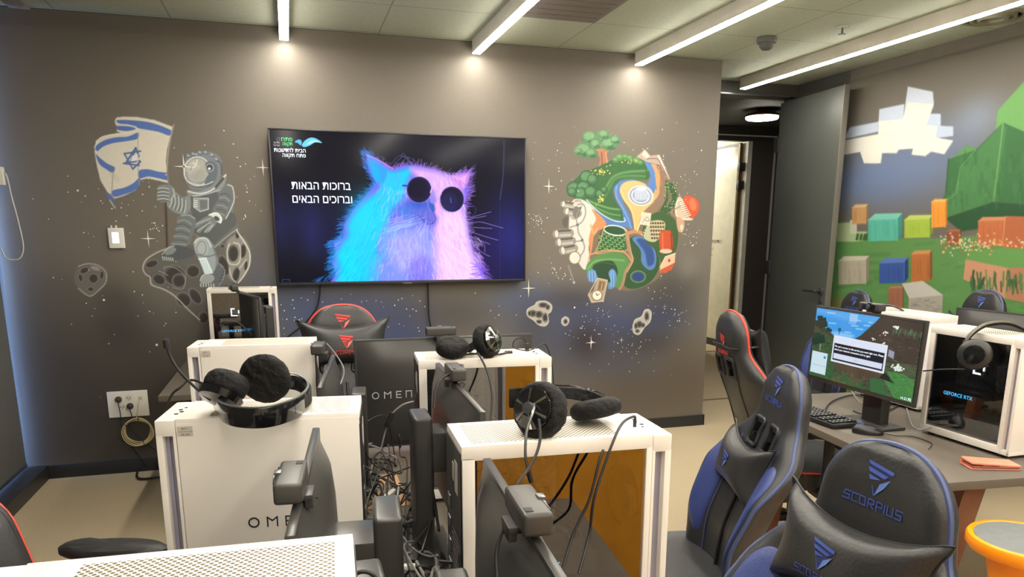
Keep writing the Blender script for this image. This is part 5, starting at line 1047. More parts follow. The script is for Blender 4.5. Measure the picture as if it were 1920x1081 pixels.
# ------------------------------------------------------------------ headsets
def cup(r, c, n, R, th, plate=False, wrinkle=0., seed=1, squash=1., upv=None, cover=None):
    """covered ear cup: c centre, n axis pointing to the outer (plate) side"""
    n = Vector(n).normalized(); a = n.cross(Vector((0, 0, 1))); a = a.normalized() if a.length > .1 else Vector((1, 0, 0)); b = a.cross(n); c = Vector(c); R_ = random.Random(seed); bm = NB(); rings = []
    prof = [(.02, -.5), (.55, -.52), (.82, -.47), (.97, -.30), (1.03, -.02), (1.0, .22), (.9, .4), (.80, .46), (.70, .42)] if plate else [(.02, -.54), (.5, -.55), (.8, -.48), (.97, -.28), (1.02, 0), (.97, .28), (.82, .46), (.5, .53), (.02, .55)]
    seg = 44; ph = [R_.uniform(0, 6.28) for _ in range(6)]
    for (q, hh) in prof:
        ring = []
        for k in range(seg):
            t = 2*math.pi*k/seg; w = 1+wrinkle*(.35*math.sin(9*t+ph[0]+hh*5)+.35*math.sin(17*t+ph[1]-hh*4)+.3*math.sin(5*t+ph[2])+.25*R_.uniform(-1, 1))*(.3+abs(hh))*q
            ring.append(bm.verts.new(c+n*(hh*th)+(a*math.cos(t)+b*math.sin(t)*squash)*(R*q*w)))
        rings.append(ring)
    for A, B in zip(rings, rings[1:]):
        for k in range(seg): bm.faces.new((A[k], A[(k+1) % seg], B[(k+1) % seg], B[k]))
    bm.faces.new(rings[0][::-1]); bm.faces.new(rings[-1]); bmesh.ops.recalc_face_normals(bm, faces=bm.faces[:])
    o = link('ear_cup', bm, cover or M_FABRIC, r, 50)
    if plate:
        bm = NB(); lathe(bm, [(R*.80, .0), (R*.76, .010), (R*.30, .020), (R*.02, .022)], c+n*(th*.36), n, 12); link('ear_plate', bm, M_BLACKG, o, 10)
        bm = NB()
        for k in range(6):
            t = 2*math.pi*k/6+.3; d = a*math.cos(t)+b*math.sin(t)*1; e = a*-math.sin(t)+b*math.cos(t)
            p0 = c+n*(th*.36+.0215)+d*R*.16; p1 = c+n*(th*.36+.0115)+d*R*.72
            bm.faces.new([bm.verts.new(p0-e*.001+n*.0006), bm.verts.new(p0+e*.001+n*.0006), bm.verts.new(p1+e*.0028+n*.0012), bm.verts.new(p1-e*.0028+n*.0012)])
        link('metal_trim', bm, M_CHROME, o, None)
        link('hub', lathe(NB(), [(R*.22, 0), (R*.2, .005), (R*.02, .007)], c+n*(th*.36+.020), n, 16), M_GREYM, o)
    return o
def strap(r, pts, wdir, w, th=.004, m=None, name='headband', n=8):
    """a band swept along pts; wdir(t) gives the width direction"""
    P = cr(pts, n); bm = NB(); rows = []; N = len(P)
    for i, p in enumerate(P):
        t = (P[min(i+1, N-1)]-P[max(i-1, 0)]).normalized(); wd = Vector(wdir(i/(N-1)) if callable(wdir) else wdir); wd = (wd-t*wd.dot(t)).normalized(); nn = t.cross(wd)
        ww = w*(.75+.25*math.sin(math.pi*i/(N-1)))
        rows.append([bm.verts.new(p+wd*sw*ww/2+nn*sn*th/2) for sw, sn in ((-1, -1), (-.85, -1.6), (.85, -1.6), (1, -1), (1, 1), (.85, 1.6), (-.85, 1.6), (-1, 1))])
    for A, B in zip(rows, rows[1:]):
        for k in range(8): bm.faces.new((A[k], A[(k+1) % 8], B[(k+1) % 8], B[k]))
    bm.faces.new(rows[0][::-1]); bm.faces.new(rows[-1]); bmesh.ops.recalc_face_normals(bm, faces=bm.faces[:]); return link(name, bm, m or M_BLACKG, r, 50)
def place_headsets():
    Z = DZ+TH_
    def rel(r, P): o = Vector(r.location); return [Vector(p)-o for p in P]
    # 1: lying on the lettered tower
    o = onz(470, 760, Z); r = thing('headset', 'black headset lying on the lettered white tower, its microphone arm raised to the left', 'headset', tuple(o), 0, 'gaming headsets')
    b0 = .020
    band = [onz(402, 752, Z+b0), onz(418, 774, Z+b0), onz(450, 783, Z+b0), onz(500, 782, Z+b0), onz(548, 768, Z+b0), onz(576, 748, Z+b0), onz(576, 730, Z+b0), onz(556, 718, Z+b0+.004), onz(535, 716, Z+b0+.006)]
    hb = strap(r, rel(r, band), (0, 0, 1), .040, .0035); strap(hb, rel(r, [p+Vector((0, 0, .021)) for p in band]), (0, 0, 1), .003, .003, M_GREYM, 'band_edge')
    strap(hb, rel(r, [p+Vector((0, .007, 0)) for p in band[4:8]]), (0, 0, 1), .03, .008, M_FABRIC, 'band_padding')
    c1 = ony(497, 707, 1.56); c1.z = Z+.068
    cup(r, rel(r, [c1])[0], (.25, .9, .12), .052, .030, wrinkle=.05, seed=3)
    c2 = ony(424, 722, 1.545); cup(r, rel(r, [c2])[0], (-.36, -.45, -.65), .047, .046, wrinkle=.06, seed=4, squash=.8)
    link('cup_shell', lathe(NB(), [(.03, 0), (.045, .004), (.04, .018), (.01, .022)], rel(r, [c2])[0]+Vector((-.36, -.45, -.65)).normalized()*.018, (-.36, -.45, -.65), 20), M_BLACKG, r)
    q = [ony(395, 750, 1.53), ony(365, 725, 1.53), ony(335, 694, 1.52), ony(318, 665, 1.52), ony(311, 640, 1.52)]
    mc = link('microphone_arm', tube(NB(), rel(r, q), .0028, 8), M_BLACK, r); link('microphone_tip', tube(NB(), rel(r, [q[-1]+Vector((.001, 0, -.012)), q[-1]+Vector((0, 0, .004))]), .0062, 10, smooth=False), M_BLACK, mc)
    link('cord', tube(NB(), rel(r, [c2+Vector((-.03, -.01, .0)), ony(360, 712, 1.57), ony(338, 727, 1.66), ony(322, 740, 1.72), onz(305, 775, Z-.1)]), .0026, 7), M_CABLE, r)
    # 2: on the amber glass tower
    o = onz(1060, 810, Z); r = thing('headset', 'black headset lying on the amber-reflecting tower, microphone arm drooping in front of the glass', 'headset', tuple(o), 0, 'gaming headsets')
    c1 = ony(1013, 764, 1.225); c1.z = Z+.047
    cup(r, rel(r, [c1])[0], (-.80, -.55, .30), .052, .046, True, .06, 6)
    c2 = onz(1117, 766, Z+.030); cup(r, rel(r, [c2])[0], (.12, -.25, -.95), .050, .034, False, .04, 8)
    band = [c1+Vector((.01, .035, .03)), ony(1052, 735, 1.29), ony(1075, 737, 1.31), ony(1110, 744, 1.31), ony(1140, 756, 1.29), c2+Vector((.035, .03, .006))]
    strap(r, rel(r, band), (0, .1, 1), .024, .010, M_FABRIC); strap(r, rel(r, [p+Vector((0, .008, .001)) for p in band]), (0, .1, 1), .027, .003, M_BLACKG, 'band_shell')
    tw = c1+Vector((-.03, .045, .012)); link('fabric_flap', box(NB(), rel(r, [tw-Vector((.016, .003, .016))])[0], rel(r, [tw+Vector((.02, .004, .022))])[0], .004, 2), M_FABRIC, r)
    sh = c1+Vector((-.62, -.70, .32)).normalized()*.032
    q = [sh+Vector((0, 0, .008)), ony(1000, 770, 1.14), ony(988, 805, 1.12), ony(985, 850, 1.11), ony(990, 880, 1.11), ony(996, 903, 1.11)]
    mc = link('microphone_arm', tube(NB(), rel(r, q), .0026, 8), M_GREYM, r); link('microphone_tip', tube(NB(), rel(r, q[-2:]), .0042, 10, smooth=False), M_BLACK, mc)
    link('cord', tube(NB(), rel(r, [ony(1010, 785, 1.15), ony(1013, 820, 1.13), ony(1006, 850, 1.11), ony(990, 880, 1.09), ony(965, 915, 1.05), ony(950, 960, 1.05)]), .0026, 7), M_CABLE, r)
    # 3: on the middle glass tower, shiny facetted plate
    o = onz(890, 665, Z); r = thing('headset', 'black headset with a shiny facetted ear plate on the middle glass tower', 'headset', tuple(o), 0, 'gaming headsets')
    c1 = ony(913, 640, 2.06); c1.z = Z+.05; cup(r, rel(r, [c1])[0], (.55, -.72, .30), .050, .042, True, .05, 9)
    bm = NB(); n = Vector((.55, -.72, .30)).normalized(); lathe(bm, [(.040, 0), (.037, .009), (.015, .016), (.001, .017)], rel(r, [c1])[0]+n*.018, n, 9); link('facet_plate', bm, mat('faceted_metal', (150, 146, 140), .12, 1.), r, 5)
    c2 = ony(848, 650, 2.07); c2.z = Z+.034; cup(r, rel(r, [c2])[0], (-.2, .5, -.75), .052, .042, False, .06, 10, .72)
    strap(r, rel(r, [c1+Vector((-.02, .04, -.01)), ony(875, 655, 2.18)+Vector((0, 0, 0)), ony(845, 657, 2.17), c2+Vector((-.02, .04, -.004))]), (0, 0, 1), .024, .008, M_FABRIC)
    q = [onz(953, 660, Z+.004), onz(930, 664, Z+.005), onz(880, 663, Z+.005), c2+Vector((.0, -.03, -.028))]
    mc = link('microphone_arm', tube(NB(), rel(r, q), .003, 7), M_BLACK, r); link('microphone_tip', tube(NB(), rel(r, [q[0]+Vector((.012, 0, 0)), q[0]-Vector((.01, 0, 0))]), .0055, 8, smooth=False), M_BLACK, mc)
    link('cord', tube(NB(), rel(r, [c1+Vector((-.035, -.02, -.03)), ony(900, 668, 1.99), ony(915, 700, 1.95), ony(923, 740, 1.9), ony(920, 790, 1.85)]), .003, 7), M_CABLE, r)
    # 4: hanging over the right tower
    o = onz(1850, 612, Z); r = thing('headset', 'black headset hanging over the edge of the right-hand tower, cup against its glass', 'headset', tuple(o), 0, 'gaming headsets')
    X = 2.36
    c1 = onx(1828, 664, 2.36); cup(r, rel(r, [c1])[0], (-.8, -.55, .1), .055, .038, False, .0, 12, cover=mat('cup_shell', (44, 43, 42), .35))
    link('ear_plate', lathe(NB(), [(.036, 0), (.034, .008), (.01, .012)], rel(r, [c1])[0]+Vector((-.8, -.55, .1)).normalized()*.017, (-.8, -.55, .1), 12), M_BLACKG, r, 10)
    band = [onx(1808, 648, 2.35), onx(1815, 632, 2.36), onx(1830, 617, 2.40), onx(1852, 606, 2.45), onx(1885, 603, 2.52), onx(1915, 612, 2.58), onx(1950, 635, 2.63)]
    hb = strap(r, rel(r, band), (-.65, -.75, .05), .036, .004, mat('band_grey', (92, 86, 76), .4)); strap(hb, rel(r, [p-Vector((0, 0, .007)) for p in band]), (-.65, -.75, .05), .024, .006, M_FABRIC, 'band_padding')
    strap(r, rel(r, [onx(1806, 652, 2.345), onx(1811, 638, 2.352)]), (-.5, -.85, 0), .022, .007, M_CHROME, 'band_slider')
    link('microphone_arm', tube(NB(), rel(r, [onx(1810, 692, 2.33), onx(1770, 692, 2.31), onx(1731, 695, 2.30)]), .0026, 7), M_BLACK, r)
    c2 = onx(1960, 665, 2.66); cup(r, rel(r, [c2])[0], (.8, .55, -.1), .046, .036, False, .0, 13, cover=mat('cup_shell'))
    # 5: behind the lit monitor
    o = onz(1655, 582, Z); r = thing('headset', 'black headset arc showing behind the lit monitor', 'headset', tuple(o), 0, 'gaming headsets')
    band = [onx(1606, 590, 2.7), onx(1618, 577, 2.7), onx(1640, 571, 2.7), onx(1668, 572, 2.72), onx(1690, 580, 2.74), onx(1700, 592, 2.74)]
    strap(r, rel(r, band), (-.7, -.7, 0), .024, .005, M_BLACKG); c1 = onx(1610, 600, 2.72); cup(r, rel(r, [c1])[0], (-.8, -.5, 0), .045, .036, False, 0, 15, cover=mat('cup_shell'))
# ------------------------------------------------------------------ gaming chairs: sitter looks along -y
BS = [(0, .195), (.06, .222), (.14, .236), (.22, .246), (.30, .258), (.38, .270), (.45, .276), (.51, .272), (.56, .250), (.598, .214), (.63, .180), (.66, .163), (.70, .156), (.74, .150), (.775, .135), (.80, .114), (.82, .088), (.832, .056), (.838, .015)]
def bw(s): return float(np.interp(s, [a for a, b in BS], [b for a, b in BS]))
def bbk(s): return float(np.interp(s, [0, .1, .3, .42, .55, .65, .84], [.05, .09, .10, .095, .03, .012, .012]))
def bth(s): return float(np.interp(s, [0, .5, .62, .76, .82, .838], [.095, .095, .085, .085, .06, .02]))
def byc(s): return float(np.interp(s, [0, .25, .5, .65, .84], [.0, -.03, .0, .012, -.01]))     # gentle S of the spine
def b_front(x, s):
    u = min(abs(x)/bw(s), 1.); return byc(s)-bbk(s)*u**2.6-bth(s)*.55*math.sqrt(max(0, 1-u**6))
def b_back(x, s):
    u = min(abs(x)/bw(s), 1.); return byc(s)-bbk(s)*u**2.6+bth(s)*.45*math.sqrt(max(0, 1-u**6))
def chair_proto(colour):
    red = colour == 'red'
    PIP = M_REDL if red else M_PIPEB; PAN = M_REDL if red else M_BLUE; T1, T2, T3 = (M_THR, M_THR2, M_THRD) if red else (M_THB, M_THB2, M_THD)
    r = thing('gaming_chair', 'x', 'chair')
    REC = rad(13); B = Matrix.Translation((0, .20, .30))@Matrix.Rotation(-REC, 4, 'X')
    def P(x, s, off=0., side='f'):
        y = (b_front(x, s)-off) if side == 'f' else (b_back(x, s)+off); return B@Vector((x, y, s))
    # backrest
    S = sorted(set([round(v, 4) for v in np.linspace(0, .76, 40)] + [.78, .795, .808, .818, .826, .832, .836, .838])); U = [math.sin(math.pi/2*v) for v in np.linspace(-1, 1, 33)]
    bm = NB(); F = []; K = []
    for s in S:
        w = bw(s); F.append([bm.verts.new(P(u*w, s)) for u in U]); K.append([F[-1][0]]+[bm.verts.new(P(u*w, s, 0, 'b')) for u in U[1:-1]]+[F[-1][-1]])
    def hole(u, s, w):   # two slots beside the spine under the head
        x = abs(u)*w; return .555 < s < .632 and .034 < x < .096-(.655-s)*.0
    n = len(U); hz = []
    for i in range(len(S)-1):
        for j in range(n-1):
            um = (U[j]+U[j+1])/2; sm = (S[i]+S[i+1])/2
            if hole(um, sm, bw(sm)): hz.append((i, j)); continue
            bm.faces.new((F[i][j], F[i][j+1], F[i+1][j+1], F[i+1][j])); 
            a = (K[i][j], K[i+1][j], K[i+1][j+1], K[i][j+1]); bm.faces.new(a)
    hs = set(hz)
    for (i, j) in hz:
        for di, dj, e in ((-1, 0, ((i, j), (i, j+1))), (1, 0, ((i+1, j+1), (i+1, j))), (0, -1, ((i+1, j), (i, j))), (0, 1, ((i, j+1), (i+1, j+1)))):
            if (i+di, j+dj) not in hs:
                (a1, b1), (a2, b2) = e; bm.faces.new((F[a1][b1], K[a1][b1], K[a2][b2], F[a2][b2]))
    for R_ in (0, -1):
        for j in range(n-1):
            q = []
            for v in (F[R_][j], K[R_][j], K[R_][j+1], F[R_][j+1]):
                if v not in q: q.append(v)
            if len(q) > 2: bm.faces.new(q)
    bmesh.ops.recalc_face_normals(bm, faces=bm.faces[:])
    back = link('backrest', bm, M_LEATH, r, 60)
    # piping round the rim, set a little to the front
    L = [(u*bw(s), s) for u in (-1,) for s in S]+[(bw(s), s) for s in reversed(S)]
    def rim(x, s): v = P(x*.985, s, -.004); return v
    link('piping', tube(NB(), [rim(x, s) for x, s in L[:: 2]], .0062, 8, 3), PIP, back)
    # inner seam between centre and wings
    for sg in (-1, 1):
        Q = [(sg*x, s) for x, s in ((.115, .0), (.125, .12), (.128, .25), (.132, .38), (.138, .46), (.146, .52), (.150, .56))]
        link('seam', tube(NB(), [P(x, s, .001) for x, s in Q], .0028, 6, 5), M_PIPEB if not red else M_REDL, back)
        # coloured wing panel
        O = [(.150, .20), (.146, .36), (.150, .485), (.165, .53), (.205, .538), (.236, .515), (.250, .475), (.247, .38), (.234, .27), (.212, .19), (.178, .155)]
        O = [(p.x, p.y) for p in cr([(x, s, 0) for x, s in O], 4, True)]; c0 = (sum(p[0] for p in O)/len(O), sum(p[1] for p in O)/len(O)); bm = NB(); rings = []
        for q, off in ((1, .0005), (.96, .005), (.8, .008), (.5, .009), (.2, .009)):
            rings.append([bm.verts.new(P(sg*(c0[0]+(x-c0[0])*q), c0[1]+(s-c0[1])*q, off)) for x, s in O])
        for A, C_ in zip(rings, rings[1:]):
            for k in range(len(O)): bm.faces.new((A[k], A[(k+1) % len(O)], C_[(k+1) % len(O)], C_[k]))
        bm.faces.new(rings[-1]); bmesh.ops.recalc_face_normals(bm, faces=bm.faces[:]); setlabel(link('wing_panel', bm, PAN, back, 60), colour+' wing panel')
        # slot trims with a hinge lever in each
        bm = NB()
        for side in ('f', 'b'):
            x0, x1, s0, s1 = .030, .100, .550, .636; tube(bm, [P(sg*x, s, .002, side) for x, s in ((x0, s0), (x0+.004, (s0+s1)/2), (x0, s1), ((x0+x1)/2, s1+.004), (x1, s1), (x1+.004, (s0+s1)/2), (x1, s0), ((x0+x1)/2, s0-.004))], .0085, 8, 4, True)
        link('slot_trim', bm, M_BLACK, back)
        link('slot_lever', box(NB(), (-.011, -.01, -.03), (.011, .01, .035), .004, M=B@Matrix.Translation((sg*.062, .01, .592))), M_GREYM if False else M_BLACKG, back)
    # stitched emblem and lettering
    def emblem(cx, cs, k, fn, which=(1, 1), par=back):
        e = lambda pts: [(cx+x*k, cs+y*k) for x, y in pts]
        def fl(polys, m_, nm, off=.0015):
            bm = NB()
            for o in polys:
                bm.faces.new([bm.verts.new(fn(x, s, off)) for x, s in o])
            link(nm, bm, m_, par, None)
        fl([e([(-1, 1.02), (1.02, .72), (.98, .50), (-.88, .80)]), e([(-.88, .62), (.72, .36), (.5, .16), (-.72, .34)]), e([(-.66, .18), (-.5, -.12), (.22, -.0), (.1, .06)]), e([(-1, 1.02), (-.9, .8), (.02, -1.0), (-.06, -1.05)])], T1, 'stitched_emblem', .0022)
        fl([e([(-.95, .95), (1.0, .7), (.05, -1.05)])], T3, 'emblem_ground', .0012)
        fl([e([(.98, .22), (.30, -.22), (.02, -1.06), (.62, -.42)])], T2, 'emblem_highlight', .0026)
    fnb = lambda x, s, off=0.: P(x, s, off)
    emblem(0, .765, .032, fnb)
    if True:
        bm = NB(); h = .0165
        f = lambda a, b, d: P(a, b, .0018+d)
        strokes(bm, [[(-.070+x*h, .706+z*h) for x, z in Lx] for Lx in SCOR], .0026, f, .0006); link('stitched_lettering', bm, T1, back, None)
        # logo on the rear of the head too
        bm = NB(); f = lambda a, b, d: P(-a, b, .0018+d, 'b'); strokes(bm, [[(-.062+x*.0142, .655+z*.0142) for x, z in Lx] for Lx in SCOR], .0026, f, .0006)
        fb = lambda x, s, off=0.: P(-x, s, off, 'b'); link('rear_lettering', bm, T1, back, None); emblem(0, .715, .030, fb)
        # rear lower shell crease
        for sg in (-1, 1): link('rear_seam', tube(NB(), [P(sg*x, s, .001, 'b') for x, s in ((.12, .02), (.118, .2), (.10, .4), (.105, .5), (.115, .57))], .003, 6, 5), M_BLACK, back)
    # neck pillow with four pulled-out corners
    pw, ph, sc = .192, .105, .575
    def pil(u, v, side):
        x = pw*u*(1-.13*(1-v*v))*(1.0+.04*v*v); s = sc+ph*v*(1-.34*(1-u*u))+ .012*u*u*v
        t = .056*max(0, 1-u**4)**.6*max(0, 1-v**4)**.6
        mid = byc(.55)-.066
        return B@Vector((x, mid-.018*(1-u*u)-t*(1.0 if side else -.5), s))
    bm = NB(); N1, N2 = 22, 14; A = [[bm.verts.new(pil(-1+2*i/N1, -1+2*j/N2, 1)) for j in range(N2+1)] for i in range(N1+1)]; C_ = [[A[i][j] if i in (0, N1) or j in (0, N2) else bm.verts.new(pil(-1+2*i/N1, -1+2*j/N2, 0)) for j in range(N2+1)] for i in range(N1+1)]
    for i in range(N1):
        for j in range(N2): bm.faces.new((A[i][j], A[i][j+1], A[i+1][j+1], A[i+1][j])); bm.faces.new((C_[i][j], C_[i+1][j], C_[i+1][j+1], C_[i][j+1]))
    bmesh.ops.recalc_face_normals(bm, faces=bm.faces[:]); pl = link('neck_pillow', bm, M_LEATH, r, 60)
    edge = [(-1+2*i/10, 1) for i in range(11)]+[(1, 1-2*i/6) for i in range(1, 7)]+[(1-2*i/10, -1) for i in range(1, 11)]+[(-1, -1+2*i/6) for i in range(1, 6)]
    link('pillow_seam', tube(NB(), [pil(u, v, 1) for u, v in edge], .0026, 6, 2, True), M_BLACK, pl)
    def pf(x, s, off=0.):
        u = x/(pw*.95); v = (s-sc)/(ph*.72); return pil(u, v, 1)+B.to_3x3()@Vector((0, -off-.0008, 0))
    emblem(0, sc+.010, .030, pf, par=pl)
    bm = NB(); h = .0155; strokes(bm, [[(-.066+x*h, sc-.046+z*h) for x, z in Lx] for Lx in SCOR], .0022, lambda a, b, d: pf(a, b, .001+d), .0005); link('stitched_lettering', bm, T1, pl, None)
    # pillow straps round the neck
    link('pillow_strap', tube(NB(), [P(sg*w_, s_, .004, sd) for sg, w_, s_, sd in ((-1, .13, .60, 'f'), (-1, .158, .60, 'f'), (-1, .12, .605, 'b'), (0, 0, .61, 'b'), (1, .12, .605, 'b'), (1, .158, .60, 'f'), (1, .13, .60, 'f'))], .005, 6, 6), M_BLACK, pl)
    # centre strap
    link('centre_strap', tube(NB(), [P(.0, s, .006) for s in (.50, .40, .30, .20, .1, .02)], .006, 6, 4), M_BLACK, back)
    # seat with raised bolsters
    bm = NB(); N1, N2 = 18, 12; nx = []
    for j in range(N2+1):
        v = -1+2*j/N2; row = []
        for i in range(N1+1):
            u = -1+2*i/N1; x = .265*math.sin(u*math.pi/2)*(1-.04*max(0, -v)**2); y = .255*math.sin(v*math.pi/2)-.03; z = .425+.045*abs(u)**5*(.6+.4*v)-.028*(max(abs(u), abs(v))**10)-.02*max(0, -v)**4; row.append(bm.verts.new((x, y, z)))
        nx.append(row)
    lo = [[nx[j][i] if False else bm.verts.new((nx[j][i].co.x*.96, nx[j][i].co.y*.96, .345)) for i in range(N1+1)] for j in range(N2+1)]
    for j in range(N2):
        for i in range(N1): bm.faces.new((nx[j][i], nx[j][i+1], nx[j+1][i+1], nx[j+1][i])); bm.faces.new((lo[j][i], lo[j+1][i], lo[j+1][i+1], lo[j][i+1]))
    for i in range(N1): bm.faces.new((nx[0][i], lo[0][i], lo[0][i+1], nx[0][i+1])); bm.faces.new((nx[N2][i], nx[N2][i+1], lo[N2][i+1], lo[N2][i]))
    for j in range(N2): bm.faces.new((nx[j][0], nx[j+1][0], lo[j+1][0], lo[j][0])); bm.faces.new((nx[j][N1], lo[j][N1], lo[j+1][N1], nx[j+1][N1]))
    bmesh.ops.recalc_face_normals(bm, faces=bm.faces[:]); seat = link('seat', bm, M_LEATH, r, 50)
    for sg in (-1, 1): link('seat_piping', tube(NB(), [(sg*.262, .20, .435), (sg*.266, .05, .428), (sg*.262, -.12, .42), (sg*.24, -.25, .395), (sg*.12, -.283, .385)], .0045, 7, 5), PIP, seat)
    # brackets, arms, base
    for sg in (-1, 1):
        link('back_bracket', box(NB(), (sg*.27-.014, .10, .30), (sg*.27+.014, .26, .42), .008), M_BLACK, r)
        if not red: continue
        a = link('armrest', tube(NB(), [(sg*.20, .02, .33), (sg*.30, .02, .34), (sg*.315, .02, .42), (sg*.315, .02, .60)], .022, 10, 5), M_BLACK, r)
        bm = NB(); lathe(bm, [(.001, 0), (.9, .0), (1, .25), (1, .7), (.88, 1), (.001, 1)], (0, 0, 0), (0, 0, 1), 28)
        for v in bm.verts: v.co = Vector((sg*.315+v.co.x*.048, -.03+v.co.y*.135*(1.0), .60+v.co.z*.032+.006*(v.co.y > .5)))
        link('arm_pad', bm, mat('arm_pad_black', (40, 40, 42), .5), a, 50)
    link('gas_column', lathe(NB(), [(.03, .07), (.03, .22), (.02, .22), (.02, .34), (.10, .342), (.10, .35)], seg=20), M_BLACK, r)
    for k in range(5):
        t = 2*math.pi*k/5+.3; d = Vector((math.cos(t), math.sin(t), 0)); lg = link('base_leg', tube(NB(), [d*.02+Vector((0, 0, .12)), d*.15+Vector((0, 0, .11)), d*.31+Vector((0, 0, .075))], lambda q: .024-.008*q, 8, 5), M_BLACK, r)
        e = Vector((-d.y, d.x, 0)); bm = NB()
        for q in (-.016, .016): lathe(bm, [(.02, -.008), (.029, -.006), (.029, .006), (.02, .008)], d*.31+e*q+Vector((0, 0, .029)), e, 20)
        link('caster', bm, M_BLACK, lg)
    return r
def head_at(root, hx, hy, a, k=1.):
    """turn the chair by a degrees and put the middle of its head at hx, hy"""
    root.scale = (k, k, k); off = Vector((0, .20+.76*math.sin(rad(13)), 0))*k; off.rotate(Matrix.Rotation(rad(a), 3, 'Z')); root.location = (hx-off.x, hy-off.y, 0); root.rotation_euler = (0, 0, rad(a))
def lift(c, d, sx=0.):
    '''slide the neck pillow along the reclined back'''
    for ch in c.children:
        if ch.name.startswith('neck_pillow'): ch.location = (sx, d*math.sin(rad(13)), d*math.cos(rad(13)))
def place_chairs():
    B0 = chair_proto('blue'); B0['label'] = 'black and blue gaming chair in the right foreground with lettered head and pillow'; B0['group'] = 'black and blue gaming chairs'; head_at(B0, 1.12, 1.10, -86, .99)
    for (x, y, a, k, l) in ((1.525, 1.95, -106, .975, 'black and blue gaming chair turned sideways behind the foreground one'), (3.70, 4.10, -97, 1.0, 'black chair top with blue emblem left of centre before the landscape mural'), (3.97, 3.37, -100, 1.05, 'black chair top with blue emblem at the far right beside a black webcam')):
        o = dup(B0, label=l); head_at(o, x, y, a, k)
        if k == .975: lift(o, -.105, -.03)
    lift(B0, .015)
    R0 = chair_proto('red'); R0['label'] = 'black and red gaming chair with red emblems facing us in front of the television wall'; R0['group'] = 'black and red gaming chairs'; head_at(R0, .215, 3.46, 2, 1.055)
    lift(R0, .085)
    for (x, y, a, k, l) in ((1.965, 2.98, 78, 1.03, 'black and red gaming chair seen from behind by the wall corner'), (-.625, 1.77, 75, 1.08, 'black and red gaming chair at the bottom left corner, one armrest in view')):
        o = dup(R0, label=l)
        if x > 0: head_at(o, x, y, a, k)
        else: o.location = (x, y, 0); o.rotation_euler = (0, 0, rad(a)); o.scale = (k, k, k)
        if x < 0:
            for ch in o.children:
                for g in ch.children:
                    if g.name.startswith('wing_panel'): g.data = g.data.copy(); g.data.materials[0] = M_LEATH; g['label'] = 'black wing panel'

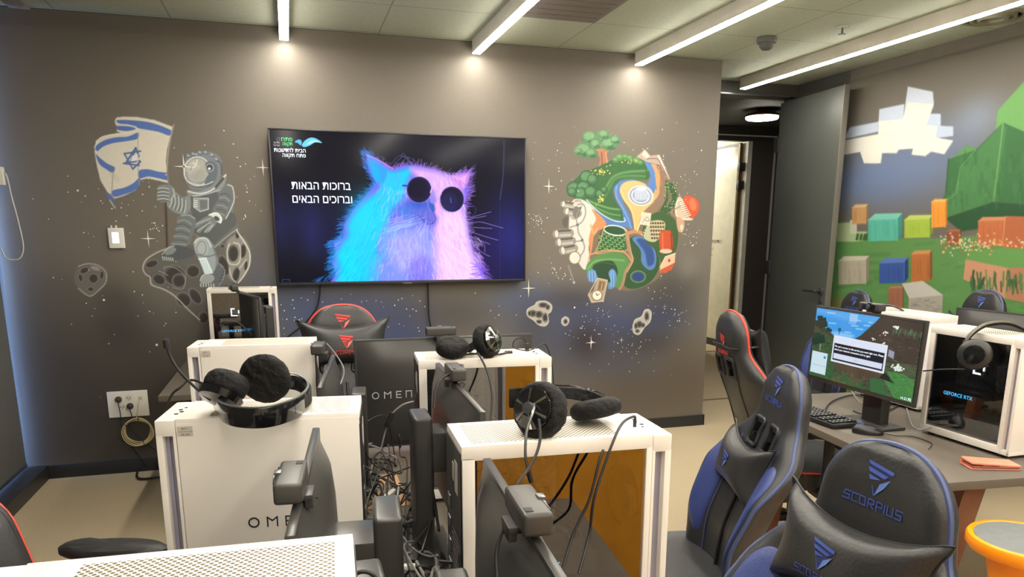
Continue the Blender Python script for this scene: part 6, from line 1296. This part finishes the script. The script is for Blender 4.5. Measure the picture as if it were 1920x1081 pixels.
# ------------------------------------------------------------------ small things on the right desk
def small_things():
    # keyboard
    c = onz(1582, 765, DZ+.02); r = thing('keyboard', 'black keyboard on the right desk below the lit monitor', 'keyboard', (2.17, 2.62, DZ), rad(-90))
    bm = NB(); box(bm, (-.215, -.068, .004), (.215, .068, .02), .004); link('keyboard_body', bm, M_BLACK, r)
    bm = NB(); x_ = -.205
    for row in range(6):
        n = 21
        for k in range(n):
            if row == 5 and 4 < k < 9 and k != 6: continue
            if k in (15, 18) : continue
            w = .0165; x = -.203+k*.0195; y = .052-row*.0205
            if row == 5 and k == 6: box(bm, (x-.035, y-.008, .018), (x+.05, y+.008, .027), .0015); continue
            box(bm, (x-w/2+.004, y-.0082, .018), (x+w/2+.004, y+.0082, .027+.001*row*0), .0015, 1)
    k_ = link('keys', bm, mat('key_black', (26, 26, 28), .35), r); k_['kind'] = 'stuff'
    bm = NB(); R = random.Random(6)
    for row in range(6):
        for k in range(21):
            if k in (15, 18) or (row == 5 and 4 < k < 9): continue
            x = -.199+k*.0195; y = .052-row*.0205; box(bm, (x-.003, y-.002, .0268), (x+.002, y+.004, .0273))
    lg = link('key_print', bm, M_INKW, k_); 
    r = thing('computer_mouse', 'black mouse in front of the keyboard on the right desk', 'mouse', tuple(onz(1627, 808, DZ+.01)-Vector((0, 0, .01))), rad(-130))
    bm = NB(); lathe(bm, [(.3, 0), (.95, .02), (1, .25), (.93, .5), (.72, .8), (.4, .96), (.02, 1)], seg=32)
    for v in bm.verts: v.co = Vector((v.co.x*.032*(1-.12*abs(v.co.y)), v.co.y*.060, v.co.z*(.037-.010*v.co.y)))
    link('mouse_body', bm, mat('mouse_black', (34, 34, 36), .3), r, 60); link('scroll_wheel', lathe(NB(), [(.009, -.003), (.011, 0), (.009, .003)], (0, -.030, .036), (1, 0, 0), 16), M_THB, r)
    link('mouse_cord', tube(NB(), [(0, .058, .008), (.01, .10, .006), (-.01, .16, .004), (.03, .20, .004), (.08, .22, .004), (.16, .20, .004)], .0018, 6, 8), M_CABLE, r)
    # phone in a pink case
    A = onz(1808, 868, DZ+.012); Bq = onz(1905, 870, DZ+.012); d = (Bq-A); ang = math.atan2(d.y, d.x); m = (A+Bq)/2
    r = thing('phone_case', 'salmon pink phone case lying open near the desk corner', 'phone', (m.x, m.y, DZ+.001), ang)
    L = .082; bm = NB(); box(bm, (-L, -.036, .0), (L, .036, .0045), .002); box(bm, (-L, -.036, .012), (L, .036, .0215), .004, 3, M=Matrix.Rotation(rad(3.5), 4, 'Y')@Matrix.Translation((0, 0, .001))); box(bm, (-L, .030, .001), (L, .036, .018), .002); link('case_cover', bm, mat('salmon_pink', (226, 138, 112), .4), r)
    link('phone_body', box(NB(), (-L+.006, -.037, .0055), (L-.006, .029, .0125), .002), mat('phone_rim', (150, 90, 78), .3), r)
    link('side_button', box(box(NB(), (-.045, -.0385, .013), (-.030, -.035, .018), .001), (-.01, -.0385, .014), (.01, -.035, .0175), .001), mat('pink_dark', (150, 84, 70), .4), r)
    # orange stool
    c = onz(1925, 1010, .60); r = thing('stool', 'orange stool with a round grey seat at the right edge', 'stool', (c.x, c.y, 0)); OR = mat('stool_orange', (255, 152, 8), .4)
    z = .60; RR = .155
    link('seat_rim', lathe(NB(), [(RR*.6, z-.045), (RR*.97, z-.042), (RR*1.03, z-.03), (RR*1.03, z-.008), (RR, z), (RR*.92, z+.002), (RR*.88, z-.004)], seg=48), OR, r)
    link('seat_pad', lathe(NB(), [(RR*.2, z-.012), (RR*.885, z-.010), (RR*.89, z+.000), (RR*.7, z-.001), (RR*.02, z-.002)], seg=48), mat('stool_pad', (112, 116, 116), .6, noise=(30, .08)), r)
    link('stool_body', lathe(NB(), [(.17, .0), (.175, .02), (.12, .06), (.085, .16), (.075, .30), (.085, .46), (.105, z-.05)], seg=40), OR, r)
    # cables on the right desk
    C = [((1545, 772), (1560, 752), (1600, 740), (1640, 750), (1680, 755)), ((1597, 733), (1616, 757), (1645, 757), (1670, 765)), ((1648, 752), (1660, 770), (1690, 757), (1720, 745)), ((1700, 765), (1712, 800), (1740, 802), (1775, 790)), ((1680, 748), (1660, 765), (1630, 778), (1600, 770))]
    for i, P in enumerate(C):
        P = [onz(*p, DZ+.006+(.03 if 0 < k < len(P)-1 and i % 2 else .0)) for k, p in enumerate(P)]
        tag(link('desk_cable', tube(NB(), P, .0032, 7), M_CABLEG if i in (1, 3) else M_CABLE), ['black cable looping to the keyboard under the lit monitor', 'grey cable curling at the foot of the lit monitor', 'black cable rising beside the stand of the lit monitor', 'grey cable running along the foot of the right glass tower', 'black cable crossing the desk behind the mouse'][i], 'cable')
    # usb plug standing on tower tops
    for (px, py, lab, pts) in ((414, 634, 'small black plug standing on the plain rear tower, its cable arching right', ((0, 0, .02), (.012, 0, .05), (.05, .01, .056), (.08, .02, .03), (.10, .05, .0))),
                           (988, 658, 'small black plug on the middle glass tower with a looping cable', ((0, 0, .02), (-.015, 0, .042), (-.04, .0, .035), (-.042, 0, .012), (0, -.01, .004), (.04, .01, .010), (.075, .04, .012), (.10, .05, -.05), (.11, .05, -.15)))):
        p = onz(px, py, DZ+TH_); r = thing('cable_plug', lab, 'plug', (p.x, p.y, DZ+TH_+.0005)); link('plug_body', box(NB(), (-.006, -.005, 0), (.006, .005, .024), .002), M_BLACK, r); link('plug_cord', tube(NB(), pts, .002, 6, 6), M_CABLE, r)
    p = onz(1190, 800, DZ+TH_); r = thing('cable_plug', 'angled plug whose cable falls across the amber-reflecting glass', 'plug', tuple(p))
    link('plug_body', tube(NB(), [(0, 0, -.002), (0, 0, .016)], .0036, 8, smooth=False), M_BLACK, r)
    q = [Vector((0, 0, .014)), Vector((-.004, -.003, .022))]+[ony(*w, y)-p for w, y in (((1168, 792), 1.20), ((1150, 826), 1.15), ((1126, 893), 1.13), ((1112, 943), 1.12), ((1105, 1000), 1.12), ((1085, 1075), 1.08))]
    link('plug_cord', tube(NB(), q, .0026, 7, 6), M_CABLE, r)
    P = [ony(*w, y) for w, y in (((1131, 843), 1.14), ((1122, 870), 1.13), ((1105, 935), 1.12), ((1075, 1000), 1.11), ((1052, 1075), 1.08))]
    tag(link('hanging_cable', tube(NB(), P, .0026, 7), M_CABLE), 'black cable crossing the amber glass beside the plug cable', 'cable')
    # webcam cables
    for pts, y, lab in ((((575, 930), (592, 934), (608, 948), (620, 970), (632, 1003)), (1.08, 1.09, 1.15, 1.2, 1.2), 'cable from the webcam in front of the lettered tower'), (((965, 968), (948, 985), (938, 1005), (930, 1040), (932, 1085)), (.86, .86, .84, .82, .8), 'cable from the webcam in front of the amber glass tower'),
                       (((845, 700), (826, 712), (816, 735), (813, 765)), (1.74, 1.72, 1.70, 1.68), 'cable from the webcam before the middle glass tower'), (((612, 643), (628, 662), (644, 690), (640, 715), (625, 740)), (2.4, 2.4, 2.38, 2.36, 2.3), 'grey cable from the webcam beside the red chair')):
        cam_cable(lab, [ony(*p_, q_) for p_, q_ in zip(pts, y)], .0026, M_CABLEG if 'grey' in lab else None)
    P = [ony(*p_, 2.50) for p_ in ((776, 752), (758, 757), (742, 768), (733, 780), (722, 810), (712, 850), (702, 880))]
    q_ = tag(link('monitor_cable', tube(NB(), P, .003, 7), M_CABLEG), 'grey cable with a black inline block hanging before the lettered black monitor', 'cable')
    link('inline_block', tube(NB(), [P[3]+Vector((.004, -.004, .014)), P[4]+Vector((.004, -.004, .02))], .009, 10, smooth=False), M_BLACK, q_)
    # cable tangle
    R = random.Random(21)
    def tpt(x0=.14, x1=.30, y0=1.0, y1=2.3): return Vector((R.uniform(x0, x1), R.uniform(y0, y1), DZ+.006+abs(R.gauss(0, .03))))
    for i in range(44):
        a = tpt(); pts = [a]; y = a.y
        for k in range(R.randint(5, 8)):
            a = a+Vector((R.gauss(0, .06), R.gauss(0, .13), R.gauss(0, .05))); a.x = min(max(a.x, .135), .31); a.y = min(max(a.y, .95), 2.45); a.z = min(max(a.z, DZ+.006), DZ+.22); pts.append(a.copy())
        g = R.random() < .2
        tag(link('tangled_cable', tube(NB(), pts, R.choice((.0022, .0028, .0036)), 6, 6), M_CABLEG if g else M_CABLE), ('thin grey' if g else 'thin black')+' cable in the tangle on the desk between the two rows of white towers', 'cable', 'tangled grey cables' if g else 'tangled black cables')
    for i, (x, y, z, rz, m_, lab) in enumerate(((.23, 1.95, .80, 1.0, M_WPL, 'white plug end on top of the cable tangle under the lettered monitor'), (.215, 1.78, .775, .3, M_BLACK, 'black adapter lying in the cable tangle'), (.205, 1.55, .77, -.2, M_WPL, 'short white connector in the cable tangle beside the stand column'), (.245, 1.62, .76, 1.3, M_BLACK, 'black connector block in the middle of the cable tangle'))):
        t = thing('connector', lab, 'plug', (x, y, z), rz); link('connector_body', box(NB(), (-.03, -.008, -.006), (.03, .008, .006), .003), m_, t); link('strain_relief', tube(NB(), [(.028, 0, 0), (.055, 0, -.002), (.08, .01, -.03)], .003, 7), M_CABLE, t)
    # printed paper strip and cardboard under the cables
    tag(link('paper_sheet', box(NB(), (.28, 1.30, DZ+.0004), (.335, 1.42, DZ+.0012)), M_WPL), 'white paper slip lying on the desk behind the stand column', 'paper')
    tag(link('power_strip', box(NB(), (.16, 1.10, DZ+.0005), (.215, 1.45, DZ+.035), .006), M_BLACK), 'black power strip under the tangled cables', 'power strip')
    tag(link('cardboard', box(NB(), (.16, 2.05, DZ+.0005), (.30, 2.35, DZ+.004)), mat('cardboard_tan', (170, 132, 98), .8)), 'tan cardboard piece under the cables by the lettered monitor', 'cardboard')
    tag(link('shelf_strip', box(NB(), (.14, 2.72, DZ+.0005), (.24, 2.80, DZ+.035), .004), M_WHITE), 'cream box edge behind the lettered black monitor', 'box')

def behind_camera():
    # added unseen bench beside the camera; gives the tower glass its amber reflection
    OC = mat('ochre_fabric', (236, 164, 44), .6, bump=(9, .5), noise=(5, .12))
    r = thing('added_bench', 'ochre padded bench added out of view beside the camera to mirror amber in the tower glass', 'bench', (.95, -.25, 0))
    link('bench_back', box(NB(), (-.62, -.02, .06), (.75, .14, .86), .04, 4), OC, r); link('bench_seat', box(NB(), (-.62, -.60, .28), (.75, -.01, .46), .04, 4), OC, r)
    link('bench_base', box(NB(), (-.6, -.55, 0), (.7, -.05, .28)), M_BASE, r)
# ------------------------------------------------------------------ build everything
build_room(); corridor(); ceiling_things(); wall_things()
desk('desk', 'long grey desk under the double row of white towers', -.30, .70, .35, 2.84)
desk('desk', 'grey desk against the mural wall at the left, under the small distant tower', -.66, .30, 3.86, 4.96)
desk('desk', 'grey desk with brown wooden legs along the right side, carrying keyboard and lit monitor', 2.04, 3.25, 1.69, 2.98, rad(-6.5))
place_towers(); place_monitors(); place_headsets(); place_chairs(); small_things(); behind_camera()
